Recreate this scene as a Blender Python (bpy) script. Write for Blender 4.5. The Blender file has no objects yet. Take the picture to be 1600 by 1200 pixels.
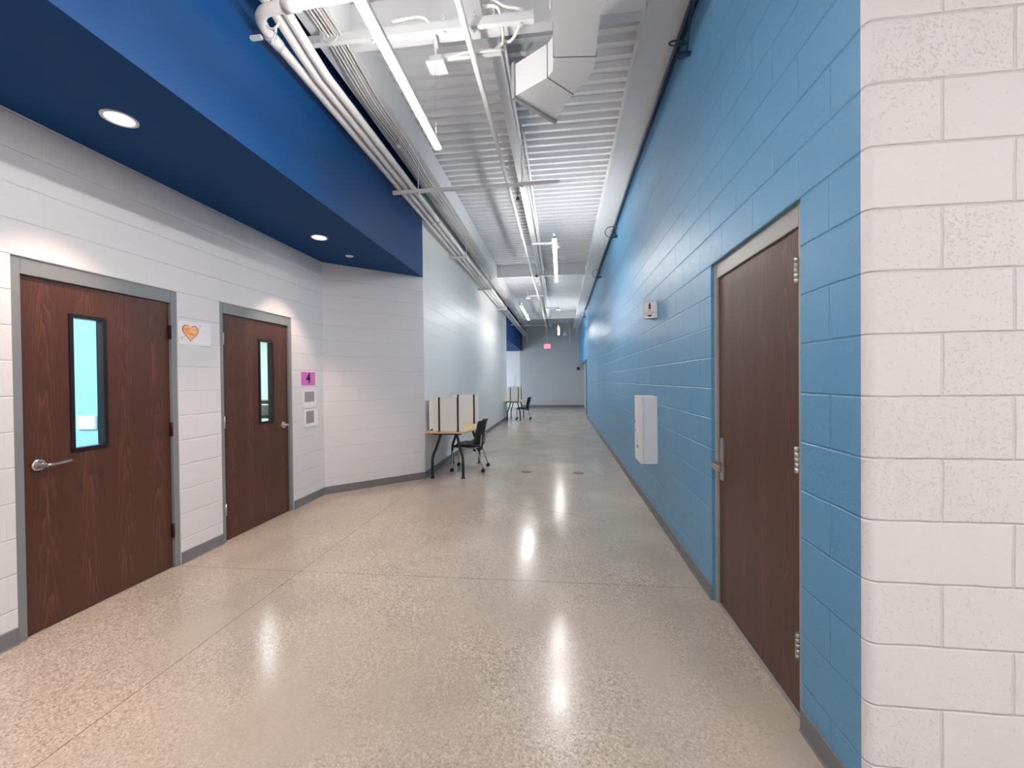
import bpy, bmesh, math, random
from mathutils import Vector, Matrix
random.seed(7)
scene = bpy.context.scene
COL = scene.collection
PI = math.pi

# ------------------------------------------------------------------ camera, world, exposure
cam_d = bpy.data.cameras.new('camera'); cam = bpy.data.objects.new('camera', cam_d); COL.objects.link(cam)
cam_d.sensor_width = 36; cam_d.lens = 36 * 637.4 / 1600; cam_d.clip_start = 0.02; cam_d.clip_end = 200
cr = Vector((0.99286609, 0.1188168, -0.00997516)); cu = Vector((0.00870507, 0.01120374, 0.99989934)); cf = Vector((-0.1189166, 0.99285298, -0.0100895))
M = Matrix((cr, cu, -cf)).transposed().to_4x4(); M.translation = (0, 0, 1.4897)
cam.matrix_world = M
scene.camera = cam
w = bpy.data.worlds.new('world'); scene.world = w; w.use_nodes = True
w.node_tree.nodes['Background'].inputs[0].default_value = (0.6, 0.75, 1, 1); w.node_tree.nodes['Background'].inputs[1].default_value = 0.3
vs = scene.view_settings
scene.display_settings.display_device = 'sRGB'
vs.view_transform = 'Standard'; vs.look = 'None'; vs.gamma = 1; vs.use_curve_mapping = False
vs.exposure = 1.07
PEND_DOWN = 46.0      # emission of the linear pendants, lower lens
PEND_UP = 36.0
DOWN_W = 52.0         # recessed downlights, watts
HALL_W = 1.25          # scale of the lamps in the hall behind
C_PEND = (1.0, 0.98, 0.96)
C_DOWN = (1.0, 0.72, 0.60)

# ------------------------------------------------------------------ dimensions
XL, XS, XR = -3.1045, -2.067, 0.996
Z_SOF, Z_TOP, Z_DECK = 3.06, 4.60, 4.53
Y_C0, Y_C1, Y_LEND, Y_END = 5.037, 6.01, 15.6, 22.12
Y_WW = 1.463
CH = 0.2032

# ------------------------------------------------------------------ material helpers
def lin(c):
    return tuple(((v / 255) / 12.92 if v / 255 <= 0.04045 else ((v / 255 + 0.055) / 1.055) ** 2.4) for v in c)
def newmat(name):
    m = bpy.data.materials.new(name); m.use_nodes = True
    nt = m.node_tree; b = nt.nodes['Principled BSDF']
    return m, nt, b
def N(nt, t, **k):
    n = nt.nodes.new(t)
    for a, v in k.items(): setattr(n, a, v)
    return n
def math_(nt, op, a, b=None, c=None, clamp=False):
    n = nt.nodes.new('ShaderNodeMath'); n.operation = op; n.use_clamp = clamp
    for i, v in enumerate((a, b, c)):
        if v is None: continue
        if isinstance(v, (int, float)): n.inputs[i].default_value = v
        else: nt.links.new(v, n.inputs[i])
    return n.outputs[0]
def noise(nt, vec, scale, detail=2, rough=0.5, dist=0):
    n = N(nt, 'ShaderNodeTexNoise'); n.inputs['Scale'].default_value = scale; n.inputs['Detail'].default_value = detail
    n.inputs['Roughness'].default_value = rough; n.inputs['Distortion'].default_value = dist
    if vec is not None: nt.links.new(vec, n.inputs['Vector'])
    return n.outputs['Fac']
def ramp(nt, f, stops):
    n = N(nt, 'ShaderNodeValToRGB'); e = n.color_ramp.elements
    while len(e) < len(stops): e.new(0.5)
    for i, (p, c) in enumerate(stops):
        e[i].position = p; e[i].color = (c, c, c, 1) if isinstance(c, (int, float)) else (*c, 1)
    nt.links.new(f, n.inputs[0]); return n.outputs[0]
def mixc(nt, f, a, b, mode='MIX'):
    n = N(nt, 'ShaderNodeMix', data_type='RGBA', blend_type=mode)
    for s, v in ((n.inputs[0], f), (n.inputs[6], a), (n.inputs[7], b)):
        if isinstance(v, (int, float)): s.default_value = v
        elif isinstance(v, tuple): s.default_value = (*v, 1) if len(v) == 3 else v
        else: nt.links.new(v, s)
    return n.outputs[2]
def bump(nt, b, h, strength, dist):
    n = N(nt, 'ShaderNodeBump'); n.inputs['Strength'].default_value = strength; n.inputs['Distance'].default_value = dist
    nt.links.new(h, n.inputs['Height']); nt.links.new(n.outputs[0], b.inputs['Normal'])
def objvec(nt):
    return N(nt, 'ShaderNodeTexCoord').outputs['Object']

def plain(name, col, rough=0.5, metal=0.0, spec=0.5, nscale=40, namp=0.06, bmp=0.0, coat=0):
    m, nt, b = newmat(name)
    v = objvec(nt); f = noise(nt, v, nscale, 3)
    c = mixc(nt, f, tuple(x * (1 - namp) for x in col), tuple(min(1, x * (1 + namp)) for x in col))
    nt.links.new(c, b.inputs['Base Color'])
    b.inputs['Roughness'].default_value = rough; b.inputs['Metallic'].default_value = metal
    b.inputs['Specular IOR Level'].default_value = spec
    b.inputs['Coat Weight'].default_value = coat
    if bmp: bump(nt, b, f, bmp, 0.002)
    return m

def cmu(name, col, d, u0, rough=0.45, vert=1.0, spec=0.5, pits=1.0, jd=0.006, coat=0.0, umin=None):
    """painted concrete block: running bond, joints measured along direction d and height"""
    m, nt, b = newmat(name)
    g = N(nt, 'ShaderNodeNewGeometry').outputs['Position']
    dp = N(nt, 'ShaderNodeVectorMath', operation='DOT_PRODUCT'); nt.links.new(g, dp.inputs[0]); dp.inputs[1].default_value = (*d, 0)
    u = dp.outputs['Value']
    sep = N(nt, 'ShaderNodeSeparateXYZ'); nt.links.new(g, sep.inputs[0]); z = sep.outputs[2]
    # a little wander so joints are not ruled lines
    wob = math_(nt, 'MULTIPLY', math_(nt, 'SUBTRACT', noise(nt, g, 9, 2), 0.5), 0.008)
    zz = math_(nt, 'DIVIDE', math_(nt, 'ADD', z, wob), CH)
    row = math_(nt, 'FLOOR', zz)
    fh = math_(nt, 'MULTIPLY', math_(nt, 'ABSOLUTE', math_(nt, 'SUBTRACT', math_(nt, 'FRACT', math_(nt, 'ADD', zz, 0.5)), 0.5)), CH)
    odd = math_(nt, 'MODULO', math_(nt, 'ADD', row, 100), 2)
    uu = math_(nt, 'DIVIDE', math_(nt, 'SUBTRACT', math_(nt, 'ADD', u, wob), u0), 2 * CH)
    uu = math_(nt, 'ADD', uu, math_(nt, 'MULTIPLY', odd, 0.5))
    fv = math_(nt, 'MULTIPLY', math_(nt, 'ABSOLUTE', math_(nt, 'SUBTRACT', math_(nt, 'FRACT', math_(nt, 'ADD', math_(nt, 'ADD', uu, 50), 0.5)), 0.5)), 2 * CH)
    def prof(dist, wdt):
        n = N(nt, 'ShaderNodeMapRange', interpolation_type='SMOOTHSTEP'); nt.links.new(dist, n.inputs[0])
        n.inputs[1].default_value = 0.0; n.inputs[2].default_value = wdt; n.inputs[3].default_value = 0; n.inputs[4].default_value = 1
        return n.outputs[0]
    hh = prof(fh, 0.0065); hv = prof(fv, 0.0065)
    hv = math_(nt, 'ADD', math_(nt, 'MULTIPLY', hv, vert), 1 - vert)
    if umin is not None: hv = math_(nt, 'MAXIMUM', hv, math_(nt, 'LESS_THAN', u, umin))
    joint = math_(nt, 'MINIMUM', hh, hv)
    # block to block paint texture
    comb = N(nt, 'ShaderNodeCombineXYZ'); nt.links.new(math_(nt, 'FLOOR', uu), comb.inputs[0]); nt.links.new(row, comb.inputs[1])
    wn = N(nt, 'ShaderNodeTexWhiteNoise', noise_dimensions='2D'); nt.links.new(comb.outputs[0], wn.inputs['Vector'])
    blk = wn.outputs['Value']
    fine = noise(nt, g, 260, 3, 0.6); med = noise(nt, g, 90, 3, 0.65)
    pit = ramp(nt, math_(nt, 'ADD', med, math_(nt, 'MULTIPLY', math_(nt, 'SUBTRACT', blk, 0.5), 0.10)), [(0.30, 0.0), (0.40, 1.0)])
    pit = math_(nt, 'ADD', math_(nt, 'MULTIPLY', pit, pits), 1 - pits)
    h = math_(nt, 'ADD', math_(nt, 'MULTIPLY', joint, 1.0), math_(nt, 'ADD', math_(nt, 'MULTIPLY', pit, 0.30), math_(nt, 'MULTIPLY', fine, 0.22)))
    bump(nt, b, h, 0.75, jd)
    c = mixc(nt, math_(nt, 'MULTIPLY', math_(nt, 'SUBTRACT', 1, pit), 0.12), col, tuple(x * 0.45 for x in col))
    c = mixc(nt, math_(nt, 'MULTIPLY', math_(nt, 'SUBTRACT', 1, joint), 0.03), c, tuple(x * 0.6 for x in col))
    c = mixc(nt, math_(nt, 'MULTIPLY', blk, 0.05), c, tuple(min(1, x * 1.15) for x in col))
    nt.links.new(c, b.inputs['Base Color'])
    b.inputs['Roughness'].default_value = rough; b.inputs['Specular IOR Level'].default_value = spec
    b.inputs['Coat Weight'].default_value = coat; b.inputs['Coat Roughness'].default_value = 0.15
    return m

def wood(name):
    m, nt, b = newmat(name)
    v = objvec(nt)
    mp = N(nt, 'ShaderNodeMapping'); nt.links.new(v, mp.inputs[0]); mp.inputs['Scale'].default_value = (1, 1, 0.10)
    sep = N(nt, 'ShaderNodeSeparateXYZ'); nt.links.new(v, sep.inputs[0])
    yy = sep.outputs[1]; z = sep.outputs[2]
    # veneer leaves every ~0.23 m, each with its own cathedral figure
    q = math_(nt, 'DIVIDE', yy, 0.23)
    leaf = math_(nt, 'FLOOR', q)
    cx = math_(nt, 'ABSOLUTE', math_(nt, 'SUBTRACT', math_(nt, 'FRACT', q), 0.5))
    n1 = noise(nt, mp.outputs[0], 5.5, 4, 0.6, 0.8)
    rings = math_(nt, 'ADD', math_(nt, 'MULTIPLY', math_(nt, 'POWER', cx, 1.4), 16), math_(nt, 'ADD', math_(nt, 'MULTIPLY', z, 2.6), math_(nt, 'MULTIPLY', n1, 9.0)))
    rings = math_(nt, 'ADD', rings, math_(nt, 'MULTIPLY', leaf, 0.37))
    sw = math_(nt, 'FRACT', rings)
    fig = math_(nt, 'POWER', sw, 3.0)
    near = ramp(nt, cx, [(0.10, 1.0), (0.30, 0.0)])
    mp2 = N(nt, 'ShaderNodeMapping'); nt.links.new(v, mp2.inputs[0]); mp2.inputs['Scale'].default_value = (1, 1, 0.02)
    grain = noise(nt, mp2.outputs[0], 320, 2, 0.6)
    broad = noise(nt, mp2.outputs[0], 11, 2, 0.5)
    c = mixc(nt, broad, lin((92, 57, 44)), lin((72, 44, 34)))
    c = mixc(nt, math_(nt, 'MULTIPLY', fig, math_(nt, 'ADD', math_(nt, 'MULTIPLY', near, 0.48), 0.12)), c, lin((134, 84, 60)))
    c = mixc(nt, ramp(nt, grain, [(0.45, 0.0), (0.62, 0.35)]), c, lin((46, 28, 22)))
    nt.links.new(c, b.inputs['Base Color'])
    b.inputs['Roughness'].default_value = 0.38; b.inputs['Specular IOR Level'].default_value = 0.45
    bump(nt, b, grain, 0.15, 0.0006)
    return m

def floor_mat():
    m, nt, b = newmat('polished_concrete')
    g = N(nt, 'ShaderNodeNewGeometry').outputs['Position']
    sep = N(nt, 'ShaderNodeSeparateXYZ'); nt.links.new(g, sep.inputs[0]); x, y = sep.outputs[0], sep.outputs[1]
    big = noise(nt, g, 0.55, 3, 0.5, 0.2); mid = noise(nt, g, 2.2, 3, 0.5, 0.15)
    c = mixc(nt, ramp(nt, big, [(0.35, 0.0), (0.65, 1.0)]), lin((164, 153, 142)), lin((188, 171, 154)))
    c = mixc(nt, math_(nt, 'MULTIPLY', ramp(nt, mid, [(0.35, 0.0), (0.75, 1.0)]), 0.30), c, lin((200, 186, 170)))
    # exposed aggregate: paler and darker stones, stronger in worn patches
    vor = N(nt, 'ShaderNodeTexVoronoi'); vor.inputs['Scale'].default_value = 130; nt.links.new(g, vor.inputs['Vector'])
    sc = N(nt, 'ShaderNodeSeparateColor'); nt.links.new(vor.outputs['Color'], sc.inputs[0])
    mask = ramp(nt, noise(nt, g, 0.9, 3, 0.6, 0.3), [(0.38, 0.12), (0.58, 1.0)])
    dk = math_(nt, 'MULTIPLY', ramp(nt, sc.outputs[0], [(0.70, 0.0), (0.80, 1.0)]), math_(nt, 'MULTIPLY', mask, 0.42))
    lt = math_(nt, 'MULTIPLY', ramp(nt, sc.outputs[1], [(0.66, 0.0), (0.78, 1.0)]), math_(nt, 'MULTIPLY', mask, 0.42))
    c = mixc(nt, dk, c, lin((112, 92, 78))); c = mixc(nt, lt, c, lin((232, 216, 196)))
    sp = N(nt, 'ShaderNodeTexVoronoi'); sp.inputs['Scale'].default_value = 22; nt.links.new(g, sp.inputs['Vector'])
    c = mixc(nt, math_(nt, 'MULTIPLY', math_(nt, 'LESS_THAN', sp.outputs['Distance'], 0.05), 0.5), c, lin((80, 62, 52)))
    # saw-cut joints
    def line(co, pos, lo=None, hi=None, other=None, wdt=0.0022):
        dist = math_(nt, 'ABSOLUTE', math_(nt, 'SUBTRACT', co, pos))
        f = math_(nt, 'LESS_THAN', dist, wdt)
        if hi is not None: f = math_(nt, 'MULTIPLY', f, math_(nt, 'LESS_THAN', other, hi))
        if lo is not None: f = math_(nt, 'MULTIPLY', f, math_(nt, 'GREATER_THAN', other, lo))
        return f
    j = line(x, -2.05, None, 6.0, y)
    j = math_(nt, 'MAXIMUM', j, line(y, math_(nt, 'ADD', 3.0, math_(nt, 'MULTIPLY', x, 0.012))))
    j = math_(nt, 'MAXIMUM', j, math_(nt, 'MULTIPLY', line(y, 7.0, wdt=0.004), 0.45))
    j = math_(nt, 'MAXIMUM', j, math_(nt, 'MULTIPLY', line(y, 11.0, wdt=0.006), 0.4))
    j = math_(nt, 'MAXIMUM', j, math_(nt, 'MULTIPLY', line(y, 15.0, wdt=0.008), 0.4))
    j = math_(nt, 'MAXIMUM', j, line(y, -1.0))
    ck = math_(nt, 'ADD', math_(nt, 'SUBTRACT', 4.57, math_(nt, 'MULTIPLY', x, 0.47)), math_(nt, 'MULTIPLY', math_(nt, 'SUBTRACT', noise(nt, g, 2.2, 4, 0.6), 0.5), 0.35))
    ckl = math_(nt, 'MULTIPLY', line(y, ck, -1.0, None, x, 0.006), math_(nt, 'LESS_THAN', x, 0.45))
    j = math_(nt, 'MAXIMUM', j, math_(nt, 'MULTIPLY', ckl, 0.45))
    c = mixc(nt, math_(nt, 'MULTIPLY', j, 0.85), c, lin((92, 72, 60)))
    nt.links.new(c, b.inputs['Base Color'])
    r = N(nt, 'ShaderNodeMapRange'); nt.links.new(mid, r.inputs[0]); r.inputs[1].default_value = 0.3; r.inputs[2].default_value = 0.7
    r.inputs[3].default_value = 0.15; r.inputs[4].default_value = 0.24
    nt.links.new(r.outputs[0], b.inputs['Roughness'])
    b.inputs['Specular IOR Level'].default_value = 0.5
    hh = math_(nt, 'ADD', math_(nt, 'MULTIPLY', j, -1.0), math_(nt, 'MULTIPLY', noise(nt, g, 3, 2), 0.6))
    bump(nt, b, hh, 0.15, 0.003)
    return m

def emit(name, col, strength):
    m, nt, b = newmat(name)
    b.inputs['Base Color'].default_value = (0.8, 0.8, 0.8, 1)
    b.inputs['Emission Color'].default_value = (*col, 1); b.inputs['Emission Strength'].default_value = strength
    return m
def glass(name, tint=(1, 1, 1), rough=0.0):
    m, nt, b = newmat(name)
    b.inputs['Base Color'].default_value = (*tint, 1); b.inputs['Transmission Weight'].default_value = 1
    b.inputs['Roughness'].default_value = rough; b.inputs['IOR'].default_value = 1.1
    return m

WHITE = lin((226, 221, 220))
MT = {}
MT['cmu_left'] = cmu('painted_block_left', lin((222, 220, 221)), (0, 1), 0.1, 0.42, vert=0.25, pits=0.35, jd=0.0045)
sd = Vector((XS - XL, Y_C1 - Y_C0)).normalized()
MT['cmu_splay'] = cmu('painted_block_splay', lin((222, 220, 221)), (sd.x, sd.y), 0.0, 0.42, vert=0.25, pits=0.35, jd=0.0045)
MT['cmu_corr'] = cmu('painted_block_corridor', lin((236, 235, 232)), (0, 1), 0.12, 0.36, vert=0.6, pits=0.5, jd=0.0045)
MT['cmu_white'] = cmu('painted_block_near', lin((224, 221, 222)), (1, 0), 1.011, 0.5, vert=1.0, pits=0.9, jd=0.007, umin=1.04)
MT['cmu_blue'] = cmu('painted_block_blue', lin((82, 147, 189)), (0, 1), 1.65, 0.33, vert=1.0, pits=0.9, jd=0.006, spec=1.0)
MT['cmu_room'] = plain('room_paint', lin((150, 205, 225)), 0.6)
MT['room_white'] = plain('room_paint_white', lin((205, 225, 220)), 0.6)
MT['wall_end'] = cmu('painted_block_end', lin((188, 190, 190)), (1, 0), 0.1, 0.5, vert=0.2, pits=0.2, jd=0.002)
MT['navy'] = plain('deep_blue_paint', lin((0, 62, 118)), 0.6, nscale=120, namp=0.08, bmp=0.12, spec=0.2)
MT['navy_gloss'] = plain('deep_blue_semigloss', lin((0, 66, 122)), 0.36, nscale=120, namp=0.08, bmp=0.12, spec=0.3)
MT['floor'] = floor_mat()
MT['deck'] = plain('white_painted_deck', lin((216, 218, 221)), 0.45, nscale=3, namp=0.04)
MT['steel'] = plain('white_painted_steel', lin((220, 221, 222)), 0.45, nscale=6, namp=0.04)
MT['duct'] = plain('white_painted_duct', lin((222, 222, 223)), 0.35, nscale=4, namp=0.03)
MT['pipe'] = plain('white_painted_conduit', lin((228, 224, 219)), 0.35, nscale=20, namp=0.04)
MT['cable'] = plain('white_cable', lin((214, 208, 204)), 0.5)
MT['darkgap'] = plain('dark_seam', (0.04, 0.04, 0.04), 0.7)
MT['blue_cable'] = plain('navy_cable', lin((20, 48, 78)), 0.45)
MT['frame'] = plain('grey_frame_paint', lin((128, 132, 134)), 0.4, nscale=30, namp=0.04)
MT['darkframe'] = plain('dark_grey_frame_paint', lin((74, 80, 92)), 0.4, nscale=30, namp=0.04)
MT['cover'] = plain('worn_brass_cover', lin((98, 92, 80)), 0.6, nscale=60, namp=0.1)
MT['frame_r'] = plain('warm_grey_frame_paint', lin((158, 157, 153)), 0.35, nscale=30, namp=0.04)
MT['base'] = plain('grey_rubber', lin((118, 117, 119)), 0.5, nscale=20)
MT['wood'] = wood('dark_oak_veneer')
MT['liteframe'] = plain('dark_bronze_metal', lin((34, 22, 22)), 0.35)
MT['glass'] = glass('clear_glass', (0.94, 0.98, 1.0))
MT['chrome'] = plain('satin_chrome', lin((196, 192, 190)), 0.28, metal=1.0, nscale=60, namp=0.05)
MT['hinge_dark'] = plain('bronze_hinge', lin((70, 48, 40)), 0.4, metal=0.6)
MT['black'] = plain('black_plastic', (0.012, 0.012, 0.013), 0.42)
MT['blackmetal'] = plain('black_powder_coat', (0.014, 0.014, 0.015), 0.4)
MT['maple'] = plain('pale_maple_laminate', lin((226, 196, 150)), 0.4, nscale=12, namp=0.06)
MT['panel'] = plain('frosted_white_panel', lin((243, 240, 238)), 0.5)
MT['paper'] = plain('white_paper', lin((238, 236, 240)), 0.7, nscale=30, namp=0.01)
MT['pink'] = plain('pink_card', lin((214, 112, 200)), 0.6)
MT['ink'] = plain('black_ink', (0.012, 0.01, 0.015), 0.6)
MT['greyprint'] = plain('grey_print', lin((158, 150, 150)), 0.6, nscale=200, namp=0.15)
MT['red'] = plain('red_print', lin((150, 16, 48)), 0.5)
MT['dkred'] = plain('dark_red_print', lin((110, 8, 30)), 0.5)
MT['cabinet'] = plain('white_enamel', lin((236, 236, 237)), 0.35, nscale=20, namp=0.01)
MT['orange_ink'] = plain('brown_crayon', lin((170, 92, 50)), 0.7)
MT['pend_down'] = emit('pendant_lens', C_PEND, PEND_DOWN)
MT['pend_up'] = emit('pendant_uplight', C_PEND, PEND_UP)
MT['hall_lens'] = emit('hall_pendant_lens', (1.0, 0.97, 0.975), PEND_DOWN * HALL_W)
MT['dl_lens'] = emit('downlight_lens', (1.0, 0.93, 0.86), 9.0)
MT['exit'] = emit('exit_face', lin((255, 90, 120)), 0.5)
MT['exit_txt'] = emit('exit_letters', (1.0, 0.01, 0.05), 0.35)
MT['daylight'] = emit('daylight_pane', (0.75, 0.88, 1.0), 3.0)
MT['roomlamp'] = emit('room_lamp', (0.95, 0.98, 1.0), 11.0)

def heart_mat():
    m, nt, b = newmat('orange_crayon'); v = objvec(nt)
    mp = N(nt, 'ShaderNodeMapping'); nt.links.new(v, mp.inputs[0]); mp.inputs['Rotation'].default_value = (0.2, 0, 0); mp.inputs['Scale'].default_value = (1, 1, 4)
    f = noise(nt, mp.outputs[0], 12, 4, 0.6)
    c = mixc(nt, ramp(nt, f, [(0.38, 0.0), (0.62, 1.0)]), lin((255, 205, 160)), lin((250, 150, 50)))
    nt.links.new(c, b.inputs['Base Color']); b.inputs['Roughness'].default_value = 0.7
    return m
MT['heart'] = heart_mat()

# ------------------------------------------------------------------ geometry helpers
class MB:
    def __init__(s): s.bm = bmesh.new()
    def box(s, x0, x1, y0, y1, z0, z1, bev=0.0, rot=None, piv=None):
        bm = bmesh.new()
        r = bmesh.ops.create_cube(bm, size=1)
        bmesh.ops.scale(bm, vec=(abs(x1 - x0), abs(y1 - y0), abs(z1 - z0)), verts=bm.verts)
        bmesh.ops.translate(bm, vec=((x0 + x1) / 2, (y0 + y1) / 2, (z0 + z1) / 2), verts=bm.verts)
        if bev: bmesh.ops.bevel(bm, geom=bm.edges[:], offset=bev, segments=2, affect='EDGES')
        if rot: bmesh.ops.rotate(bm, cent=piv or ((x0 + x1) / 2, (y0 + y1) / 2, (z0 + z1) / 2), matrix=rot, verts=bm.verts)
        return s.merge(bm)
    def merge(s, bm):
        me = bpy.data.meshes.new('t'); bm.to_mesh(me); bm.free(); s.bm.from_mesh(me); bpy.data.meshes.remove(me); return s
    def prism(s, pts, z0, z1, axis='Z', bev=0.0):
        """polygon pts extruded between z0 and z1 along axis; pts are the two other coordinates in xyz order"""
        bm = bmesh.new()
        def mk(p, h):
            return {'Z': (p[0], p[1], h), 'Y': (p[0], h, p[1]), 'X': (h, p[0], p[1])}[axis]
        a = [bm.verts.new(mk(p, z0)) for p in pts]; b = [bm.verts.new(mk(p, z1)) for p in pts]
        bm.faces.new(a); bm.faces.new(b[::-1])
        n = len(pts)
        for i in range(n): bm.faces.new((a[i], b[i], b[(i + 1) % n], a[(i + 1) % n]))
        bmesh.ops.recalc_face_normals(bm, faces=bm.faces)
        if bev: bmesh.ops.bevel(bm, geom=bm.edges[:], offset=bev, segments=2, affect='EDGES')
        return s.merge(bm)
    def tube(s, pts, r, seg=12, cap=True, flat=None):
        pts = [Vector(p) for p in pts]; bm = bmesh.new(); rings = []
        rr = r if isinstance(r, (list, tuple)) else [r] * len(pts)
        prev = None
        for i, p in enumerate(pts):
            t = (pts[min(i + 1, len(pts) - 1)] - pts[max(i - 1, 0)]).normalized()
            if prev is None:
                up = Vector((0, 0, 1)) if abs(t.z) < 0.9 else Vector((1, 0, 0))
                a = t.cross(up).normalized()
            else:
                a = (prev - t * prev.dot(t)).normalized()
            prev = a; b = t.cross(a).normalized()
            ring = []
            for k in range(seg):
                q = 2 * PI * k / seg
                ring.append(bm.verts.new(p + a * math.cos(q) * rr[i] + b * math.sin(q) * rr[i] * (flat or 1)))
            rings.append(ring)
        for i in range(len(rings) - 1):
            for k in range(seg):
                f = bm.faces.new((rings[i][k], rings[i][(k + 1) % seg], rings[i + 1][(k + 1) % seg], rings[i + 1][k])); f.smooth = True
        if cap: bm.faces.new(rings[0][::-1]); bm.faces.new(rings[-1])
        bmesh.ops.recalc_face_normals(bm, faces=bm.faces)
        return s.merge(bm)
    def cyl(s, a, b, r, seg=20): return s.tube([a, b], r, seg)
    def build(s, name, mat, parent=None, **k):
        me = bpy.data.meshes.new(name); s.bm.to_mesh(me); s.bm.free()
        o = bpy.data.objects.new(name, me); COL.objects.link(o); me.materials.append(mat)
        if parent: o.parent = parent
        if k: tag(o, **k)
        return o
def tag(o, label=None, cat=None, group=None, kind=None):
    if label: o['label'] = label
    if cat: o['category'] = cat
    if group: o['group'] = group
    if kind: o['kind'] = kind
    return o
def empty(name, loc, label=None, cat=None, group=None, kind=None):
    o = bpy.data.objects.new(name, None); o.empty_display_size = 0.1; COL.objects.link(o); o.location = loc
    return tag(o, label, cat, group, kind)
def copy_tree(o, parent=None):
    c = o.copy(); COL.objects.link(c); c.parent = parent
    for ch in [x for x in bpy.data.objects if x.parent == o]:
        copy_tree(ch, c)
    return c
def smooth_path(pts, n=6):
    """Catmull-Rom through the points"""
    P = [Vector(p) for p in pts]; P = [P[0] * 2 - P[1]] + P + [P[-1] * 2 - P[-2]]; out = []
    for i in range(1, len(P) - 2):
        for k in range(n):
            t = k / n; a, b, c, d = P[i - 1:i + 3]
            out.append(0.5 * ((2 * b) + (c - a) * t + (2 * a - 5 * b + 4 * c - d) * t * t + (3 * b - a - 3 * c + d) * t ** 3))
    out.append(P[-2]); return out
def fillet(pts, r, n=6):
    P = [Vector(p) for p in pts]; out = [P[0]]
    for i in range(1, len(P) - 1):
        a = (P[i - 1] - P[i]).normalized(); b = (P[i + 1] - P[i]).normalized()
        p0 = P[i] + a * r; p1 = P[i] + b * r
        for k in range(n + 1):
            t = k / n; out.append(p0 * (1 - t) ** 2 + P[i] * 2 * t * (1 - t) + p1 * t * t)
    out.append(P[-1]); return out
def text(name, s, size, mat, loc, xdir, parent=None, ext=0.0006, bold=0.0, sx=1.0):
    cu_ = bpy.data.curves.new('txt', 'FONT'); cu_.body = s; cu_.size = size; cu_.align_x = 'CENTER'; cu_.align_y = 'CENTER'
    cu_.extrude = ext; cu_.offset = bold
    t = bpy.data.objects.new('txt', cu_); COL.objects.link(t)
    dg = bpy.context.evaluated_depsgraph_get(); me = bpy.data.meshes.new_from_object(t.evaluated_get(dg))
    bpy.data.objects.remove(t); bpy.data.curves.remove(cu_)
    x = Vector(xdir).normalized(); z = Vector((0, 0, 1)); n = x.cross(z)
    for v in me.vertices:
        c = v.co.copy(); v.co = x * c.x * sx + z * c.y + n * c.z + Vector(loc)
    o = bpy.data.objects.new(name, me); COL.objects.link(o); me.materials.clear(); me.materials.append(mat)
    if parent: o.parent = parent
    return o

# ------------------------------------------------------------------ setting: floor, walls, ceiling
MB().box(-8, 8, -9, Y_END + 0.3, -0.1, 0).build('floor', MT['floor'], label='polished concrete floor with exposed aggregate and thin saw-cut joints', cat='floor', kind='structure')

D1 = (2.0224, 2.9373); D2 = (3.4534, 4.3617); DR = (1.891, 2.8085)
JW, HD, LT = 0.05, 2.235, 2.134
wl = MB()
def wall_with_doors(mb, x0, x1, y0, y1, z1, doors):
    y = y0
    for a, b in doors:
        mb.box(x0, x1, y, a, 0, z1); mb.box(x0, x1, a, b, HD, z1); y = b
    mb.box(x0, x1, y, y1, 0, z1)
wall_with_doors(wl, XL - 0.2, XL, -9, Y_C0 + 0.12, Z_TOP, [(D1[0] - JW, D1[1] + JW), (D2[0] - JW, D2[1] + JW)])
wl.build('wall_left', MT['cmu_left'], label='white painted block wall with the two narrow-window doors', cat='wall', kind='structure')
nrm = Vector((-sd.y, sd.x)) * 0.2
MB().prism([(XL, Y_C0), (XS, Y_C1), (XS + nrm.x, Y_C1 + nrm.y), (XL + nrm.x, Y_C0 + nrm.y)], 0, Z_TOP).build('wall_left_splay', MT['cmu_splay'], label='short white splayed block wall at the end of the door recess', cat='wall', kind='structure')
MB().box(XS - 0.2, XS, Y_C1, Y_LEND, 0, Z_TOP, bev=0.004).build('wall_left_corridor', MT['cmu_corr'], label='long white block wall along the left of the corridor behind the desks', cat='wall', kind='structure')
wr = MB()
wall_with_doors(wr, XR, XR + 0.2, Y_WW + 0.03, 15.9, Z_TOP, [(DR[0] - 0.055, DR[1] + JW)])
wr.box(XR, XR + 0.24, 15.9, Y_END + 0.1, 2.27, Z_TOP)
wr.build('wall_right', MT['cmu_blue'], label='long light blue painted block wall on the right', cat='wall', kind='structure')
MB().box(XR + 0.24, XR + 0.4, 15.7, Y_END + 0.1, 0, Z_TOP).build('wall_right_far', MT['wall_end'], label='grey set-back wall beyond the end of the blue wall', cat='wall', kind='structure')
# bull-nosed white return wall
r_ = 0.03; arc = [(XR + r_ - r_ * math.cos(q * PI / 16), Y_WW + r_ - r_ * math.sin(q * PI / 16)) for q in range(9)]
pts = arc + [(7.6, Y_WW), (7.6, Y_WW + 0.22), (XR + 0.002, Y_WW + 0.22)]
o = MB().prism(pts, 0, Z_TOP).build('wall_near_right', MT['cmu_white'], label='near white block wall with a rounded corner at the right edge', cat='wall', kind='structure')
MB().box(-5.5, XR + 0.4, Y_END, Y_END + 0.2, 0, Z_TOP).build('wall_end', MT['wall_end'], label='plain grey wall closing the far end of the corridor', cat='wall', kind='structure')
MB().box(7.6, 7.8, -9, Y_WW + 0.22, 0, Z_TOP).build('wall_hall_right', MT['cmu_white'], label='white block wall of the open hall behind the camera, right side', cat='wall', kind='structure')
MB().box(-3.3, 7.8, -9.2, -9, 0, Z_TOP).build('wall_hall_back', MT['cmu_white'], label='white block wall of the open hall behind the camera, back side', cat='wall', kind='structure')
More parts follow.
